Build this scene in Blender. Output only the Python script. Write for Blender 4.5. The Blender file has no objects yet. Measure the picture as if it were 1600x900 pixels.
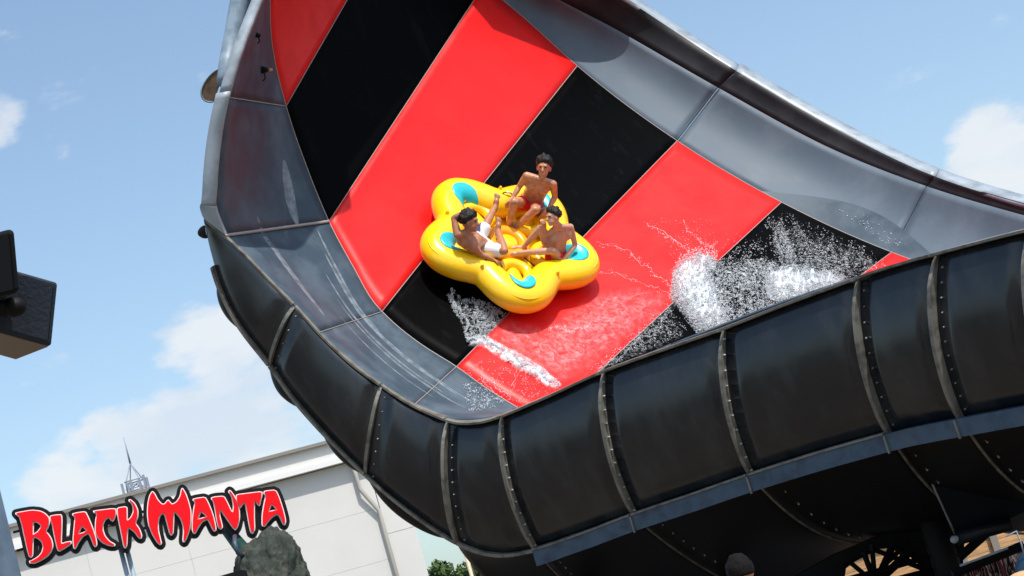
import bpy, bmesh, math, random
import numpy as np
from mathutils import Vector, Matrix, noise
from mathutils.bvhtree import BVHTree

random.seed(7); np.random.seed(7)
rad = math.radians
SC = bpy.context.scene
COL = SC.collection

# ------------------------------------------------------------------ camera
F_PX = 3111.0
PITCH, ROLL = rad(10.1), rad(16.5)
CAM_POS = Vector((0, 0, 1.65))
R0 = Vector((1, 0, 0)); U0 = Vector((0, -math.sin(PITCH), math.cos(PITCH))); FW = Vector((0, math.cos(PITCH), math.sin(PITCH)))
CR = R0 * math.cos(ROLL) - U0 * math.sin(ROLL)
CU = R0 * math.sin(ROLL) + U0 * math.cos(ROLL)
cam_data = bpy.data.cameras.new('camera')
cam = bpy.data.objects.new('camera', cam_data)
COL.objects.link(cam)
m = Matrix((CR, CU, -FW)).transposed().to_4x4(); m.translation = CAM_POS
cam.matrix_world = m
cam_data.sensor_width = 36; cam_data.lens = F_PX * 36 / 1600
cam_data.clip_start = 0.1; cam_data.clip_end = 6000
SC.camera = cam
SC.render.resolution_x = 1024; SC.render.resolution_y = 576

def W(px, py, d):
    """survey point: picture position and distance -> metres in the world"""
    return CAM_POS + FW * d + CR * ((px - 800) * d / F_PX) + CU * ((450 - py) * d / F_PX)
def ray(px, py):
    return (FW + CR * ((px - 800) / F_PX) + CU * ((450 - py) / F_PX)).normalized()
def on_plane(px, py, p0, n):
    r = ray(px, py)
    return CAM_POS + r * ((p0 - CAM_POS).dot(n) / r.dot(n))

# ------------------------------------------------------------------ world, sun, exposure
SUN_EL = rad(60)
SUN_DIR = Vector((0.27, -0.42, 0)).normalized() * math.cos(SUN_EL) + Vector((0, 0, math.sin(SUN_EL)))
world = bpy.data.worlds.new('World'); SC.world = world; world.use_nodes = True
wn = world.node_tree; wn.nodes.clear()
def N(nt, t, **k):
    n = nt.nodes.new(t)
    for a, b in k.items(): setattr(n, a, b)
    return n
sky = N(wn, 'ShaderNodeTexSky', sky_type='NISHITA', sun_disc=False, sun_elevation=SUN_EL,
        sun_rotation=math.atan2(SUN_DIR.x, SUN_DIR.y), air_density=1.0, dust_density=2.0, ozone_density=2.0)
bg = N(wn, 'ShaderNodeBackground'); bg.inputs[1].default_value = 0.15
bgc = N(wn, 'ShaderNodeBackground'); bgc.inputs[0].default_value = (0.90, 0.92, 0.97, 1); bgc.inputs[1].default_value = 0.74
tcw = N(wn, 'ShaderNodeTexCoord')
def vdir(px, py): return ray(px, py)
acc = None
for (px, py, r, a) in [(335, 560, 105, .9), (215, 705, 120, 1.0), (400, 665, 150, 1.0), (120, 765, 120, 1.0), (1560, 245, 105, 1.3), (-25, 190, 75, .9),
                    (300, 640, 130, .7), (1180, 120, 90, .1), (470, 600, 120, .8), (620, 1500, 600, .7), (90, 520, 60, .45)]:
    dp = N(wn, 'ShaderNodeVectorMath', operation='DOT_PRODUCT'); dp.inputs[1].default_value = vdir(px, py)
    wn.links.new(tcw.outputs['Generated'], dp.inputs[0])
    mr = N(wn, 'ShaderNodeMapRange'); mr.inputs['From Min'].default_value = math.cos(r / F_PX); mr.inputs['From Max'].default_value = 1
    mr.inputs['To Max'].default_value = a
    wn.links.new(dp.outputs['Value'], mr.inputs['Value'])
    if acc is None: acc = mr.outputs[0]
    else:
        mx = N(wn, 'ShaderNodeMath', operation='MAXIMUM'); wn.links.new(acc, mx.inputs[0]); wn.links.new(mr.outputs[0], mx.inputs[1]); acc = mx.outputs[0]
# scattered cloud elsewhere in the sky
mpw = N(wn, 'ShaderNodeMapping'); mpw.inputs['Scale'].default_value = (1, 1, 2.2); wn.links.new(tcw.outputs['Generated'], mpw.inputs[0])
nz = N(wn, 'ShaderNodeTexNoise'); nz.inputs['Scale'].default_value = 22; nz.inputs['Detail'].default_value = 9; nz.inputs['Roughness'].default_value = .56
wn.links.new(mpw.outputs[0], nz.inputs[0])
nb = N(wn, 'ShaderNodeTexNoise'); nb.inputs['Scale'].default_value = 3.0; nb.inputs['Detail'].default_value = 3
wn.links.new(mpw.outputs[0], nb.inputs[0])
nbr = N(wn, 'ShaderNodeMapRange'); nbr.inputs['From Min'].default_value = .56; nbr.inputs['From Max'].default_value = .72; nbr.inputs['To Max'].default_value = .9
wn.links.new(nb.outputs[0], nbr.inputs['Value'])
mx = N(wn, 'ShaderNodeMath', operation='MAXIMUM'); wn.links.new(acc, mx.inputs[0]); wn.links.new(nbr.outputs[0], mx.inputs[1])
# keep the frame's clear blue: the scattered layer only away from the view axis
dpv = N(wn, 'ShaderNodeVectorMath', operation='DOT_PRODUCT'); dpv.inputs[1].default_value = FW; wn.links.new(tcw.outputs['Generated'], dpv.inputs[0])
mrv = N(wn, 'ShaderNodeMapRange'); mrv.inputs['From Min'].default_value = .93; mrv.inputs['From Max'].default_value = .86; wn.links.new(dpv.outputs['Value'], mrv.inputs['Value'])
mu = N(wn, 'ShaderNodeMath', operation='MULTIPLY'); wn.links.new(nbr.outputs[0], mu.inputs[0]); wn.links.new(mrv.outputs[0], mu.inputs[1]); wn.links.new(mu.outputs[0], mx.inputs[1])
ad = N(wn, 'ShaderNodeMath', operation='MULTIPLY_ADD'); ad.inputs[1].default_value = .42; wn.links.new(mx.outputs[0], ad.inputs[0]); wn.links.new(nz.outputs[0], ad.inputs[2])
cr = N(wn, 'ShaderNodeMapRange'); cr.interpolation_type = 'SMOOTHSTEP'; cr.inputs['From Min'].default_value = .625; cr.inputs['From Max'].default_value = .86; cr.inputs['To Max'].default_value = .74
wn.links.new(ad.outputs[0], cr.inputs['Value'])
nc = N(wn, 'ShaderNodeTexNoise'); nc.inputs['Scale'].default_value = 15; nc.inputs['Detail'].default_value = 6; wn.links.new(mpw.outputs[0], nc.inputs[0])
ncr = N(wn, 'ShaderNodeValToRGB'); ncr.color_ramp.elements[0].position = .40; ncr.color_ramp.elements[0].color = (.80, .86, .95, 1); ncr.color_ramp.elements[1].position = .60; ncr.color_ramp.elements[1].color = (1.0, 1.0, 1.0, 1)
wn.links.new(nc.outputs[0], ncr.inputs[0]); wn.links.new(ncr.outputs[0], bgc.inputs[0])
ms = N(wn, 'ShaderNodeMixShader'); wo = N(wn, 'ShaderNodeOutputWorld')
tint = N(wn, 'ShaderNodeMix', data_type='RGBA', blend_type='MULTIPLY'); tint.inputs[0].default_value = 1; tint.inputs[7].default_value = (1.0, 1.06, 1.03, 1)
wn.links.new(sky.outputs[0], tint.inputs[6]); hs_ = N(wn, 'ShaderNodeHueSaturation'); hs_.inputs['Saturation'].default_value = .94; hs_.inputs['Value'].default_value = 1.0; wn.links.new(tint.outputs[2], hs_.inputs['Color']); wn.links.new(hs_.outputs[0], bg.inputs[0]); wn.links.new(cr.outputs[0], ms.inputs[0]); wn.links.new(bg.outputs[0], ms.inputs[1]); wn.links.new(bgc.outputs[0], ms.inputs[2]); wn.links.new(ms.outputs[0], wo.inputs[0])

sd = bpy.data.lights.new('sun', 'SUN'); sd.energy = 3.8; sd.angle = rad(.53); sd.color = (1, .95, .87)
so = bpy.data.objects.new('sun', sd); COL.objects.link(so); so.rotation_euler = SUN_DIR.to_track_quat('Z', 'Y').to_euler(); so.location = (0, 0, 60)
SC.view_settings.view_transform = 'Standard'; SC.view_settings.look = 'None'; SC.view_settings.exposure = 0.33; SC.view_settings.gamma = 1
SC.render.engine = 'CYCLES'

# ------------------------------------------------------------------ materials
def mat(name, base, rough=.5, spec=.5, var=.0, vscale=5, bump=0, bscale=30, coat=0, metal=0, dark=None, thr=(.45, .65), sss=0, stretch=None, rvar=0):
    M = bpy.data.materials.new(name); M.use_nodes = True; nt = M.node_tree; b = nt.nodes['Principled BSDF']
    b.inputs['Base Color'].default_value = (*base, 1); b.inputs['Roughness'].default_value = rough
    b.inputs['Specular IOR Level'].default_value = spec; b.inputs['Coat Weight'].default_value = coat; b.inputs['Metallic'].default_value = metal
    if sss:
        b.inputs['Subsurface Weight'].default_value = sss; b.inputs['Subsurface Radius'].default_value = (.02, .008, .004); b.inputs['Subsurface Scale'].default_value = .5
    tc = N(nt, 'ShaderNodeTexCoord'); src = tc.outputs['Object']
    if stretch:
        mp = N(nt, 'ShaderNodeMapping'); mp.inputs['Rotation'].default_value = stretch[1]; mp.inputs['Scale'].default_value = stretch[0]; nt.links.new(src, mp.inputs[0]); src = mp.outputs[0]
    if var or dark or rvar:
        n = N(nt, 'ShaderNodeTexNoise'); n.inputs['Scale'].default_value = vscale; n.inputs['Detail'].default_value = 8; n.inputs['Roughness'].default_value = .62
        nt.links.new(src, n.inputs[0])
        mr = N(nt, 'ShaderNodeMapRange'); mr.inputs['From Min'].default_value = thr[0]; mr.inputs['From Max'].default_value = thr[1]; nt.links.new(n.outputs[0], mr.inputs['Value'])
        mx = N(nt, 'ShaderNodeMix', data_type='RGBA')
        d = dark if dark else tuple(c * (1 - var) for c in base)
        mx.inputs[6].default_value = (*base, 1); mx.inputs[7].default_value = (*d, 1)
        nt.links.new(mr.outputs[0], mx.inputs[0]); nt.links.new(mx.outputs[2], b.inputs['Base Color'])
        if rvar:
            m2 = N(nt, 'ShaderNodeMapRange'); m2.inputs['From Min'].default_value = .3; m2.inputs['From Max'].default_value = .7
            m2.inputs['To Min'].default_value = max(.03, rough - rvar); m2.inputs['To Max'].default_value = rough + rvar
            nt.links.new(n.outputs[0], m2.inputs['Value']); nt.links.new(m2.outputs[0], b.inputs['Roughness'])
    if bump:
        n = N(nt, 'ShaderNodeTexNoise'); n.inputs['Scale'].default_value = bscale; n.inputs['Detail'].default_value = 5; nt.links.new(src, n.inputs[0])
        bp = N(nt, 'ShaderNodeBump'); bp.inputs['Strength'].default_value = bump; bp.inputs['Distance'].default_value = .02
        nt.links.new(n.outputs[0], bp.inputs['Height']); nt.links.new(bp.outputs[0], b.inputs['Normal'])
    return M
M_RED = mat('red gelcoat', (.78, .011, .010), .40, .3, dark=(.60, .010, .010), vscale=1.8, thr=(.45, .75), rvar=.12)
M_BLACK = mat('black gelcoat', (.0012, .0013, .0016), .45, .025, dark=(.006, .007, .008), vscale=5, thr=(.58, .8), stretch=((1, 1, .18), (.5, .6, .3)), bump=.1, bscale=12)  # paler streaks put a faint scratchy sheen into the colour
M_GREY = mat('weathered grey gelcoat', (.046, .070, .096), .48, .2, dark=(.10, .135, .17), vscale=1.7, thr=(.42, .72), bump=.06, bscale=4, rvar=.14)
M_GREYU = mat('pale grey upper gelcoat', (.085, .118, .155), .6, .28, dark=(.125, .16, .20), vscale=1.1, thr=(.4, .7), bump=.05, bscale=4, rvar=.12)
M_STRAKE = mat('scuffed water streak', (.20, .24, .28), .4, .5, var=.5, vscale=9, thr=(.4, .6))
M_DARKIN = mat('shade-darkened gelcoat', (.012, .012, .015), .5, .25, dark=(.022, .022, .026), vscale=2.5)  # shade of the far rim's turned-down strip put into the base colour
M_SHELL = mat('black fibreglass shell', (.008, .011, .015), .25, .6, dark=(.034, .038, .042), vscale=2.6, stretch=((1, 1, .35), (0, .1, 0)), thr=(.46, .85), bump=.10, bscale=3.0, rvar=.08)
M_FLANGE = mat('grey fibreglass flange', (.19, .18, .155), .5, .4, var=.55, vscale=7)
M_RIM = mat('pale grey rim', (.33, .38, .43), .4, .5, var=.35, vscale=3)
M_BEAM = mat('blue grey painted flange', (.045, .075, .115), .42, .4, dark=(.02, .032, .05), vscale=5, thr=(.45, .7))
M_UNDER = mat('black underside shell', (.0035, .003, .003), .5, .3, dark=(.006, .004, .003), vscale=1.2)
M_BOLT = mat('galvanised bolt', (.36, .36, .34), .45, .5, metal=.5, var=.6, vscale=5)
M_SEAM = mat('pale sealant', (.34, .31, .30), .6, .3)
M_YEL = mat('yellow vinyl', (1.0, .60, .008), .22, .5, var=.06, vscale=4, coat=.25, sss=.0)
M_CYAN = mat('turquoise vinyl', (.02, .52, .62), .3, .5, var=.2, vscale=12)
M_ORANGE = mat('orange shading vinyl', (.95, .36, .008), .25, .5)  # orange shading of the yellow centre ring painted in as colour
M_WHITE = mat('white plastic', (.8, .8, .8), .4)
M_BLK = mat('matt black', (.004, .004, .005), .6, .2)
M_SKIN = mat('tanned skin', (.58, .27, .15), .3, .5, var=.35, vscale=14, sss=.12)
M_SKIN2 = mat('light skin', (.60, .31, .20), .42, .45, var=.15, vscale=14, sss=.12)
M_SKIN3 = mat('darker skin', (.45, .20, .11), .42, .45, var=.18, vscale=14, sss=.12)
M_HAIR = mat('black hair', (.006, .005, .005), .45, .4, bump=.6, bscale=120)
M_HAIRB = mat('brown short hair', (.007, .005, .005), .7, .15, var=.5, vscale=90, bump=.5, bscale=200)
M_TRUNK = mat('red swim shorts', (.75, .02, .02), .7, .2)
M_FOAM = mat('white foam', (.62, .66, .70), .45, .5, sss=0)
M_STEEL = mat('dark painted steel', (.003, .004, .005), .6, .2)
M_HALL = mat('white wall panel', (.62, .61, .59), .6, .3, var=.06, vscale=.35)
M_HALL2 = mat('grey trim', (.22, .20, .18), .6)
M_HALLP = mat('cream downpipe', (.42, .40, .36), .5)
M_HALLT = mat('white trim', (.72, .72, .71), .5)
M_POLE = mat('galvanised pole', (.26, .34, .42), .4, .5, var=.3, vscale=6)
M_ROCK = mat('mottled rock', (.075, .078, .066), .9, .1, dark=(.022, .034, .030), vscale=5, thr=(.3, .72), bump=1, bscale=22, stretch=((1.6, 1.6, .6), (0, .3, 0)))
M_GREEN = mat('green patina', (.008, .05, .035), .6, .3, var=.5, vscale=9)
M_SRED = mat('sign red', (.80, .004, .010), .5, .15)
M_DECK = mat('sandstone paving', (.15, .12, .09), .8, .2, var=.35, vscale=.6)
M_LEAF = mat('leaf', (.055, .10, .02), .6, .3, var=.6, vscale=1.2)
M_BARK = mat('bark', (.10, .07, .05), .9)
M_WOOD = mat('sunlit timber', (.60, .36, .18), .6, .3, var=.45, vscale=6, stretch=((.6, .6, 9), (0, 0, 0)))
M_MAST = mat('mast steel', (.24, .28, .35), .5)

def stripe_mat():
    M = bpy.data.materials.new('red and white drape'); M.use_nodes = True; nt = M.node_tree; b = nt.nodes['Principled BSDF']; b.inputs['Roughness'].default_value = .8
    tc = N(nt, 'ShaderNodeTexCoord'); w = N(nt, 'ShaderNodeTexNoise'); w.inputs['Scale'].default_value = 7; w.inputs['Detail'].default_value = 3
    mp = N(nt, 'ShaderNodeMapping'); mp.inputs['Scale'].default_value = (2, 2, .5); nt.links.new(tc.outputs['Object'], mp.inputs[0]); nt.links.new(mp.outputs[0], w.inputs[0])
    r = N(nt, 'ShaderNodeValToRGB'); r.color_ramp.interpolation = 'CONSTANT'
    r.color_ramp.elements[0].color = (.10, .012, .01, 1); e = r.color_ramp.elements[1]; e.position = .5; e.color = (.7, .55, .5, 1)
    e = r.color_ramp.elements.new(.56); e.color = (.03, .01, .01, 1)
    nt.links.new(w.outputs[0], r.inputs[0]); nt.links.new(r.outputs[0], b.inputs['Base Color']); return M
M_DRAPE = stripe_mat()
def shorts_mat(P, D):
    M = bpy.data.materials.new('white shorts with blue and red bands'); M.use_nodes = True; nt = M.node_tree; b = nt.nodes['Principled BSDF']; b.inputs['Roughness'].default_value = .7
    tc = N(nt, 'ShaderNodeTexCoord'); sp = N(nt, 'ShaderNodeVectorMath', operation='DOT_PRODUCT'); sp.inputs[1].default_value = D; nt.links.new(tc.outputs['Object'], sp.inputs[0])
    r = N(nt, 'ShaderNodeValToRGB'); r.color_ramp.interpolation = 'CONSTANT'
    r.color_ramp.elements[0].color = (.6, .05, .05, 1); e = r.color_ramp.elements[1]; e.position = .36; e.color = (.05, .06, .16, 1)
    e = r.color_ramp.elements.new(.58); e.color = (.8, .8, .86, 1)
    mr = N(nt, 'ShaderNodeMapRange'); mr.inputs['From Min'].default_value = P.dot(D) - .16; mr.inputs['From Max'].default_value = P.dot(D) + .24
    nt.links.new(sp.outputs['Value'], mr.inputs['Value']); nt.links.new(mr.outputs[0], r.inputs[0]); nt.links.new(r.outputs[0], b.inputs['Base Color']); return M
def film_mat(lo=.03, hi=.13, sc=26, a=.42, b_=.75):
    M = bpy.data.materials.new('thin foamy water'); M.use_nodes = True; nt = M.node_tree; b = nt.nodes['Principled BSDF']
    b.inputs['Base Color'].default_value = (.85, .9, .95, 1); b.inputs['Roughness'].default_value = .25
    tc = N(nt, 'ShaderNodeTexCoord')
    n = N(nt, 'ShaderNodeTexNoise'); n.inputs['Scale'].default_value = sc; n.inputs['Detail'].default_value = 8; n.inputs['Roughness'].default_value = .72; n.inputs['Distortion'].default_value = .7
    nt.links.new(tc.outputs['Object'], n.inputs[0])
    mr = N(nt, 'ShaderNodeMapRange'); mr.inputs['From Min'].default_value = a; mr.inputs['From Max'].default_value = b_; mr.inputs['To Min'].default_value = lo; mr.inputs['To Max'].default_value = hi
    nt.links.new(n.outputs[0], mr.inputs['Value'])
    at = N(nt, 'ShaderNodeAttribute', attribute_name='fade'); mm = N(nt, 'ShaderNodeMath', operation='MULTIPLY')
    nt.links.new(mr.outputs[0], mm.inputs[0]); nt.links.new(at.outputs['Fac'], mm.inputs[1]); nt.links.new(mm.outputs[0], b.inputs['Alpha']); return M
M_FILM = film_mat(.03, .30, 13, .42, .72)
M_LACE = film_mat(0, .7, 15, .50, .68)
M_LACE2 = film_mat(0, .45, 22, .50, .66)
M_CREAM = film_mat(.08, .95, 11, .38, .62)

# ------------------------------------------------------------------ helpers
def tag(o, label=None, cat=None, group=None, kind=None):
    if label: o['label'] = label
    if cat: o['category'] = cat
    if group: o['group'] = group
    if kind: o['kind'] = kind
    return o
def empty(name, loc, label=None, cat=None, group=None):
    o = bpy.data.objects.new(name, None); COL.objects.link(o); o.location = loc; o.empty_display_size = .2
    return tag(o, label, cat, group)
def link(name, me, mt, parent=None, smooth=True):
    o = bpy.data.objects.new(name, me); COL.objects.link(o)
    if mt and not me.materials: me.materials.append(mt)
    if smooth is True:
        me.shade_smooth()
    if parent:
        o.parent = parent
        q = parent; off = Vector((0, 0, 0))
        while q: off += q.location; q = q.parent
        o.location = -off
    return o
def meshd(name, vs, fs):
    me = bpy.data.meshes.new(name); me.from_pydata([tuple(v) for v in vs], [], fs); me.update(); return me
def pobj(name, vs, fs, mt, parent=None, smooth=True):
    return link(name, meshd(name, vs, fs), mt, parent, smooth)
def bobj(name, bm, mt, parent=None, smooth=True):
    me = bpy.data.meshes.new(name); bm.to_mesh(me); bm.free(); return link(name, me, mt, parent, smooth)
def recalc(o):
    bm = bmesh.new(); bm.from_mesh(o.data); bmesh.ops.recalc_face_normals(bm, faces=bm.faces); bm.to_mesh(o.data); bm.free()
def solid(o, t, off=-1):
    md = o.modifiers.new('solid', 'SOLIDIFY'); md.thickness = t; md.offset = off
def frame(d):
    d = d.normalized(); a = Vector((0, 0, 1)) if abs(d.z) < .9 else Vector((1, 0, 0))
    x = d.cross(a).normalized(); return x, d.cross(x).normalized(), d
def capsule(bm, a, b, ra, rb=None, seg=12, flat=None):
    """closed tapered capsule; flat=(axis, factor) squashes it along an axis"""
    rb = ra if rb is None else rb
    x, y, z = frame(b - a) if (b - a).length > 1e-6 else (Vector((1, 0, 0)), Vector((0, 1, 0)), Vector((0, 0, 1)))
    rings = []
    for k in range(1, 4): t = k / 4 * math.pi / 2; rings.append((a, -math.cos(t) * ra, math.sin(t) * ra))
    rings.append((a, 0, ra)); rings.append((b, 0, rb))
    for k in range(3, 0, -1): t = k / 4 * math.pi / 2; rings.append((b, math.cos(t) * rb, math.sin(t) * rb))
    def sq(p):
        if flat:
            ax, f = flat; c = (a + b) / 2; p = p - ax * ((p - c).dot(ax) * (1 - f))
        return p
    v0 = bm.verts.new(sq(a - z * ra)); prev = None
    for (c, o, r) in rings:
        cur = [bm.verts.new(sq(c + z * o + x * (r * math.cos(6.2832 * i / seg)) + y * (r * math.sin(6.2832 * i / seg)))) for i in range(seg)]
        if prev is None:
            for i in range(seg): bm.faces.new((v0, cur[(i + 1) % seg], cur[i]))
        else:
            for i in range(seg): bm.faces.new((prev[i], prev[(i + 1) % seg], cur[(i + 1) % seg], cur[i]))
        prev = cur
    v1 = bm.verts.new(sq(b + z * rb))
    for i in range(seg): bm.faces.new((v1, prev[i], prev[(i + 1) % seg]))
def ellipsoid(bm, c, ax, seg=16, rings=10):
    r = bmesh.ops.create_uvsphere(bm, u_segments=seg, v_segments=rings, radius=1)
    M = Matrix((ax[0], ax[1], ax[2])).transposed()
    for v in r['verts']: v.co = M @ v.co + c
    return r['verts']
def tube(bm, pts, r, seg=8, closed=False):
    rr = r if callable(r) else (lambda t: r)
    n = len(pts); prev = None; first = None; up = None
    for i, p in enumerate(pts):
        if closed: d = pts[(i + 1) % n] - pts[i - 1]
        else: d = pts[min(i + 1, n - 1)] - pts[max(i - 1, 0)]
        d = d.normalized() if d.length > 1e-9 else Vector((0, 0, 1))
        if up is None: up = frame(d)[0]
        up = (up - d * up.dot(d)).normalized(); s = d.cross(up)
        q = rr(i / (n - 1))
        cur = [bm.verts.new(p + up * (q * math.cos(6.2832 * k / seg)) + s * (q * math.sin(6.2832 * k / seg))) for k in range(seg)]
        if prev: 
            for k in range(seg): bm.faces.new((prev[k], prev[(k + 1) % seg], cur[(k + 1) % seg], cur[k]))
        else: first = cur
        prev = cur
    if closed:
        for k in range(seg): bm.faces.new((prev[k], prev[(k + 1) % seg], first[(k + 1) % seg], first[k]))
    else: bm.faces.new(first[::-1]); bm.faces.new(prev)
def prism(bm, pts, vec):
    """closed solid: polygon pts swept along vec"""
    a = [bm.verts.new(p) for p in pts]; b = [bm.verts.new(p + vec) for p in pts]; n = len(pts)
    bm.faces.new(a[::-1]); bm.faces.new(b)
    for i in range(n): bm.faces.new((a[i], a[(i + 1) % n], b[(i + 1) % n], b[i]))
def box(bm, c, x, y, z):
    vs = [bm.verts.new(c + x * i + y * j + z * k) for i in (-.5, .5) for j in (-.5, .5) for k in (-.5, .5)]
    for f in ((0, 1, 3, 2), (4, 6, 7, 5), (0, 4, 5, 1), (2, 3, 7, 6), (0, 2, 6, 4), (1, 5, 7, 3)): bm.faces.new([vs[i] for i in f])
def remesh(bm, voxel, smooth=4, fac=.5):
    me = bpy.data.meshes.new('tmp'); bm.to_mesh(me); bm.free()
    o = bpy.data.objects.new('tmp', me); COL.objects.link(o)
    r = o.modifiers.new('r', 'REMESH'); r.mode = 'VOXEL'; r.voxel_size = voxel; r.use_smooth_shade = True
    s = o.modifiers.new('s', 'SMOOTH'); s.iterations = smooth; s.factor = fac
    dg = bpy.context.evaluated_depsgraph_get(); dg.update()
    out = bpy.data.meshes.new_from_object(o.evaluated_get(dg))
    bpy.data.objects.remove(o); return out

class Curve:
    """smooth curve through surveyed points (t, px, py, d)"""
    def __init__(s, pts):
        s.t = [p[0] for p in pts]; s.p = [np.array(p[1:], float) for p in pts]
        n = len(pts); s.m = []
        for i in range(n):
            if i == 0: m_ = (s.p[1] - s.p[0]) / (s.t[1] - s.t[0])
            elif i == n - 1: m_ = (s.p[-1] - s.p[-2]) / (s.t[-1] - s.t[-2])
            else:
                a = (s.p[i] - s.p[i - 1]) / (s.t[i] - s.t[i - 1]); b = (s.p[i + 1] - s.p[i]) / (s.t[i + 1] - s.t[i])
                ha = s.t[i] - s.t[i - 1]; hb = s.t[i + 1] - s.t[i]; m_ = (a * hb + b * ha) / (ha + hb)
            s.m.append(m_)
    def raw(s, t):
        i = 0
        while i < len(s.t) - 2 and t > s.t[i + 1]: i += 1
        h = s.t[i + 1] - s.t[i]; u = (t - s.t[i]) / h
        return (2*u**3 - 3*u*u + 1) * s.p[i] + (u**3 - 2*u*u + u) * h * s.m[i] + (-2*u**3 + 3*u*u) * s.p[i+1] + (u**3 - u*u) * h * s.m[i+1]
    def __call__(s, t): return W(*s.raw(t))

def grid(fn, t0, t1, nt, nv):
    vs = [fn(t0 + (t1 - t0) * i / nt, j / nv) for i in range(nt + 1) for j in range(nv + 1)]
    fs = [(i*(nv+1)+j, (i+1)*(nv+1)+j, (i+1)*(nv+1)+j+1, i*(nv+1)+j+1) for i in range(nt) for j in range(nv)]
    return vs, fs
def patch(name, fn, t0, t1, nt, nv, mt, parent, thick=.03, view_side=True):
    vs, fs = grid(fn, t0, t1, nt, nv)
    # orient faces to the camera side
    c = fs[len(fs) // 2]; n = (vs[c[1]] - vs[c[0]]).cross(vs[c[2]] - vs[c[0]])
    if (n.dot(CAM_POS - vs[c[0]]) < 0) == view_side: fs = [f[::-1] for f in fs]
    o = pobj(name, vs, fs, mt, parent)
    if thick: solid(o, thick, -1)
    return o

# ------------------------------------------------------------------ the slide: surveyed curves; unseen upper ends shaped to shade the bed
Lc = Curve([(-3, 520, -310, 25.9), (-2, 465, -190, 26.1), (-1, 424, -55, 26.45), (-.5, 424, 62, 26.7), (0, 447, 166, 26.9), (.5, 478, 258, 26.85), (1, 514, 346, 26.6), (1.5, 553, 419, 26.3), (1.9, 586, 475, 26.05),
            (2.1, 608, 498, 25.95), (2.5, 652, 534, 25.8), (3, 713, 573, 25.6), (3.5, 765, 610, 25.35), (4, 850, 660, 24.9), (5, 985, 700, 24.0), (6, 1130, 690, 22.8), (7, 1350, 650, 21.2)])
Rc = Curve([(-3, 740, -720, 28.9), (-2, 690, -490, 29.6), (-1, 640, -325, 30.0), (0, 640, -170, 30.3), (1, 757, -25, 30.95), (1.5, 825, 33, 31.1), (2, 902, 103, 31.1), (3, 1058, 220, 30.6), (4, 1221, 316, 29.7), (5, 1393, 394, 28.4), (6, 1580, 455, 26.8), (7, 1780, 505, 25.0)])
RIM = Curve([(-3, 530, -325, 25.5), (-2, 474, -190, 25.2), (-1, 434, -64, 24.75), (-.7, 408, 0, 24.6), (-.35, 378, 78, 24.35), (0, 357, 152, 24.3), (.3, 345, 215, 24.4), (.65, 338, 293, 24.5), (.88, 339, 335, 24.6), (1.0, 352, 368, 24.7),
             (1.25, 385, 400, 24.65), (1.5, 420, 436, 24.6), (1.75, 460, 476, 24.5), (2, 500, 519, 24.45), (2.5, 575, 586, 24.3), (3, 648, 632, 24.25), (3.5, 715, 654, 24.0), (4, 800, 643, 23.6), (5, 1050, 540, 22.0), (6, 1300, 447, 20.5), (7, 1600, 360, 18.7)])
C1 = Curve([(-3, 780, -740, 27.4), (-2, 735, -460, 28.8), (-1, 690, -290, 29.7), (0, 715, -135, 30.2), (1, 822, -32, 30.85), (2, 970, 50, 31.3), (3, 1122, 137, 30.85), (4, 1290, 228, 30.0), (5, 1448, 291, 28.7), (6, 1620, 342, 27.1), (7, 1800, 388, 25.3)])
C2 = Curve([(-3, 820, -760, 27.2), (-2, 780, -480, 28.6), (-1, 740, -310, 29.5), (0, 770, -165, 30.0), (1, 882, -68, 30.65), (2, 1020, 26, 31.22), (3, 1151, 111, 30.77), (4, 1315, 206, 29.92), (5, 1462, 276, 28.62), (6, 1628, 327, 27.02), (7, 1805, 374, 25.2)])
LIP = Curve([(0, 318, 341, 24.75), (.25, 352, 370, 24.7), (.5, 385, 401, 24.65), (.75, 420, 437, 24.6), (1, 460, 477, 24.5), (1.33, 504, 525, 24.45), (1.67, 552, 569, 24.35), (2, 596, 601, 24.3), (2.5, 645, 631, 24.25), (3, 701, 653, 24.1), (3.5, 742, 657, 23.9),
             (4, 785, 648, 23.65), (4.5, 862, 616, 23.15), (5, 944, 579, 22.6), (5.5, 1038, 545, 22.0), (6, 1132, 512, 21.4), (6.5, 1235, 472, 20.85), (7, 1342, 433, 20.3), (7.5, 1402, 413, 19.85), (8, 1465, 395, 19.4), (9, 1610, 357, 18.6), (10, 1770, 322, 17.8)])
BOT = Curve([(0, 318, 352, 24.85), (.25, 328, 394, 24.9), (.5, 345, 450, 24.9), (.75, 375, 508, 24.85), (1, 422, 569, 24.8), (1.33, 459, 621, 24.7), (1.67, 513, 682, 24.6), (2, 571, 740, 24.5), (2.5, 640, 798, 24.4), (3, 714, 846, 24.3), (3.5, 776, 865, 24.2),
             (4, 838, 857, 23.9), (4.5, 915, 832, 23.4), (5, 993, 803, 22.8), (5.5, 1083, 773, 22.2), (6, 1175, 741, 21.6), (6.5, 1280, 708, 21.0), (7, 1390, 677, 20.45), (7.5, 1446, 664, 20.0), (8, 1502, 653, 19.6), (9, 1645, 626, 18.8), (10, 1790, 602, 18.0)])

slide = empty('water_slide', (3, 26, 0), 'huge black water slide with a red and black striped riding wall', 'water slide')

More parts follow.
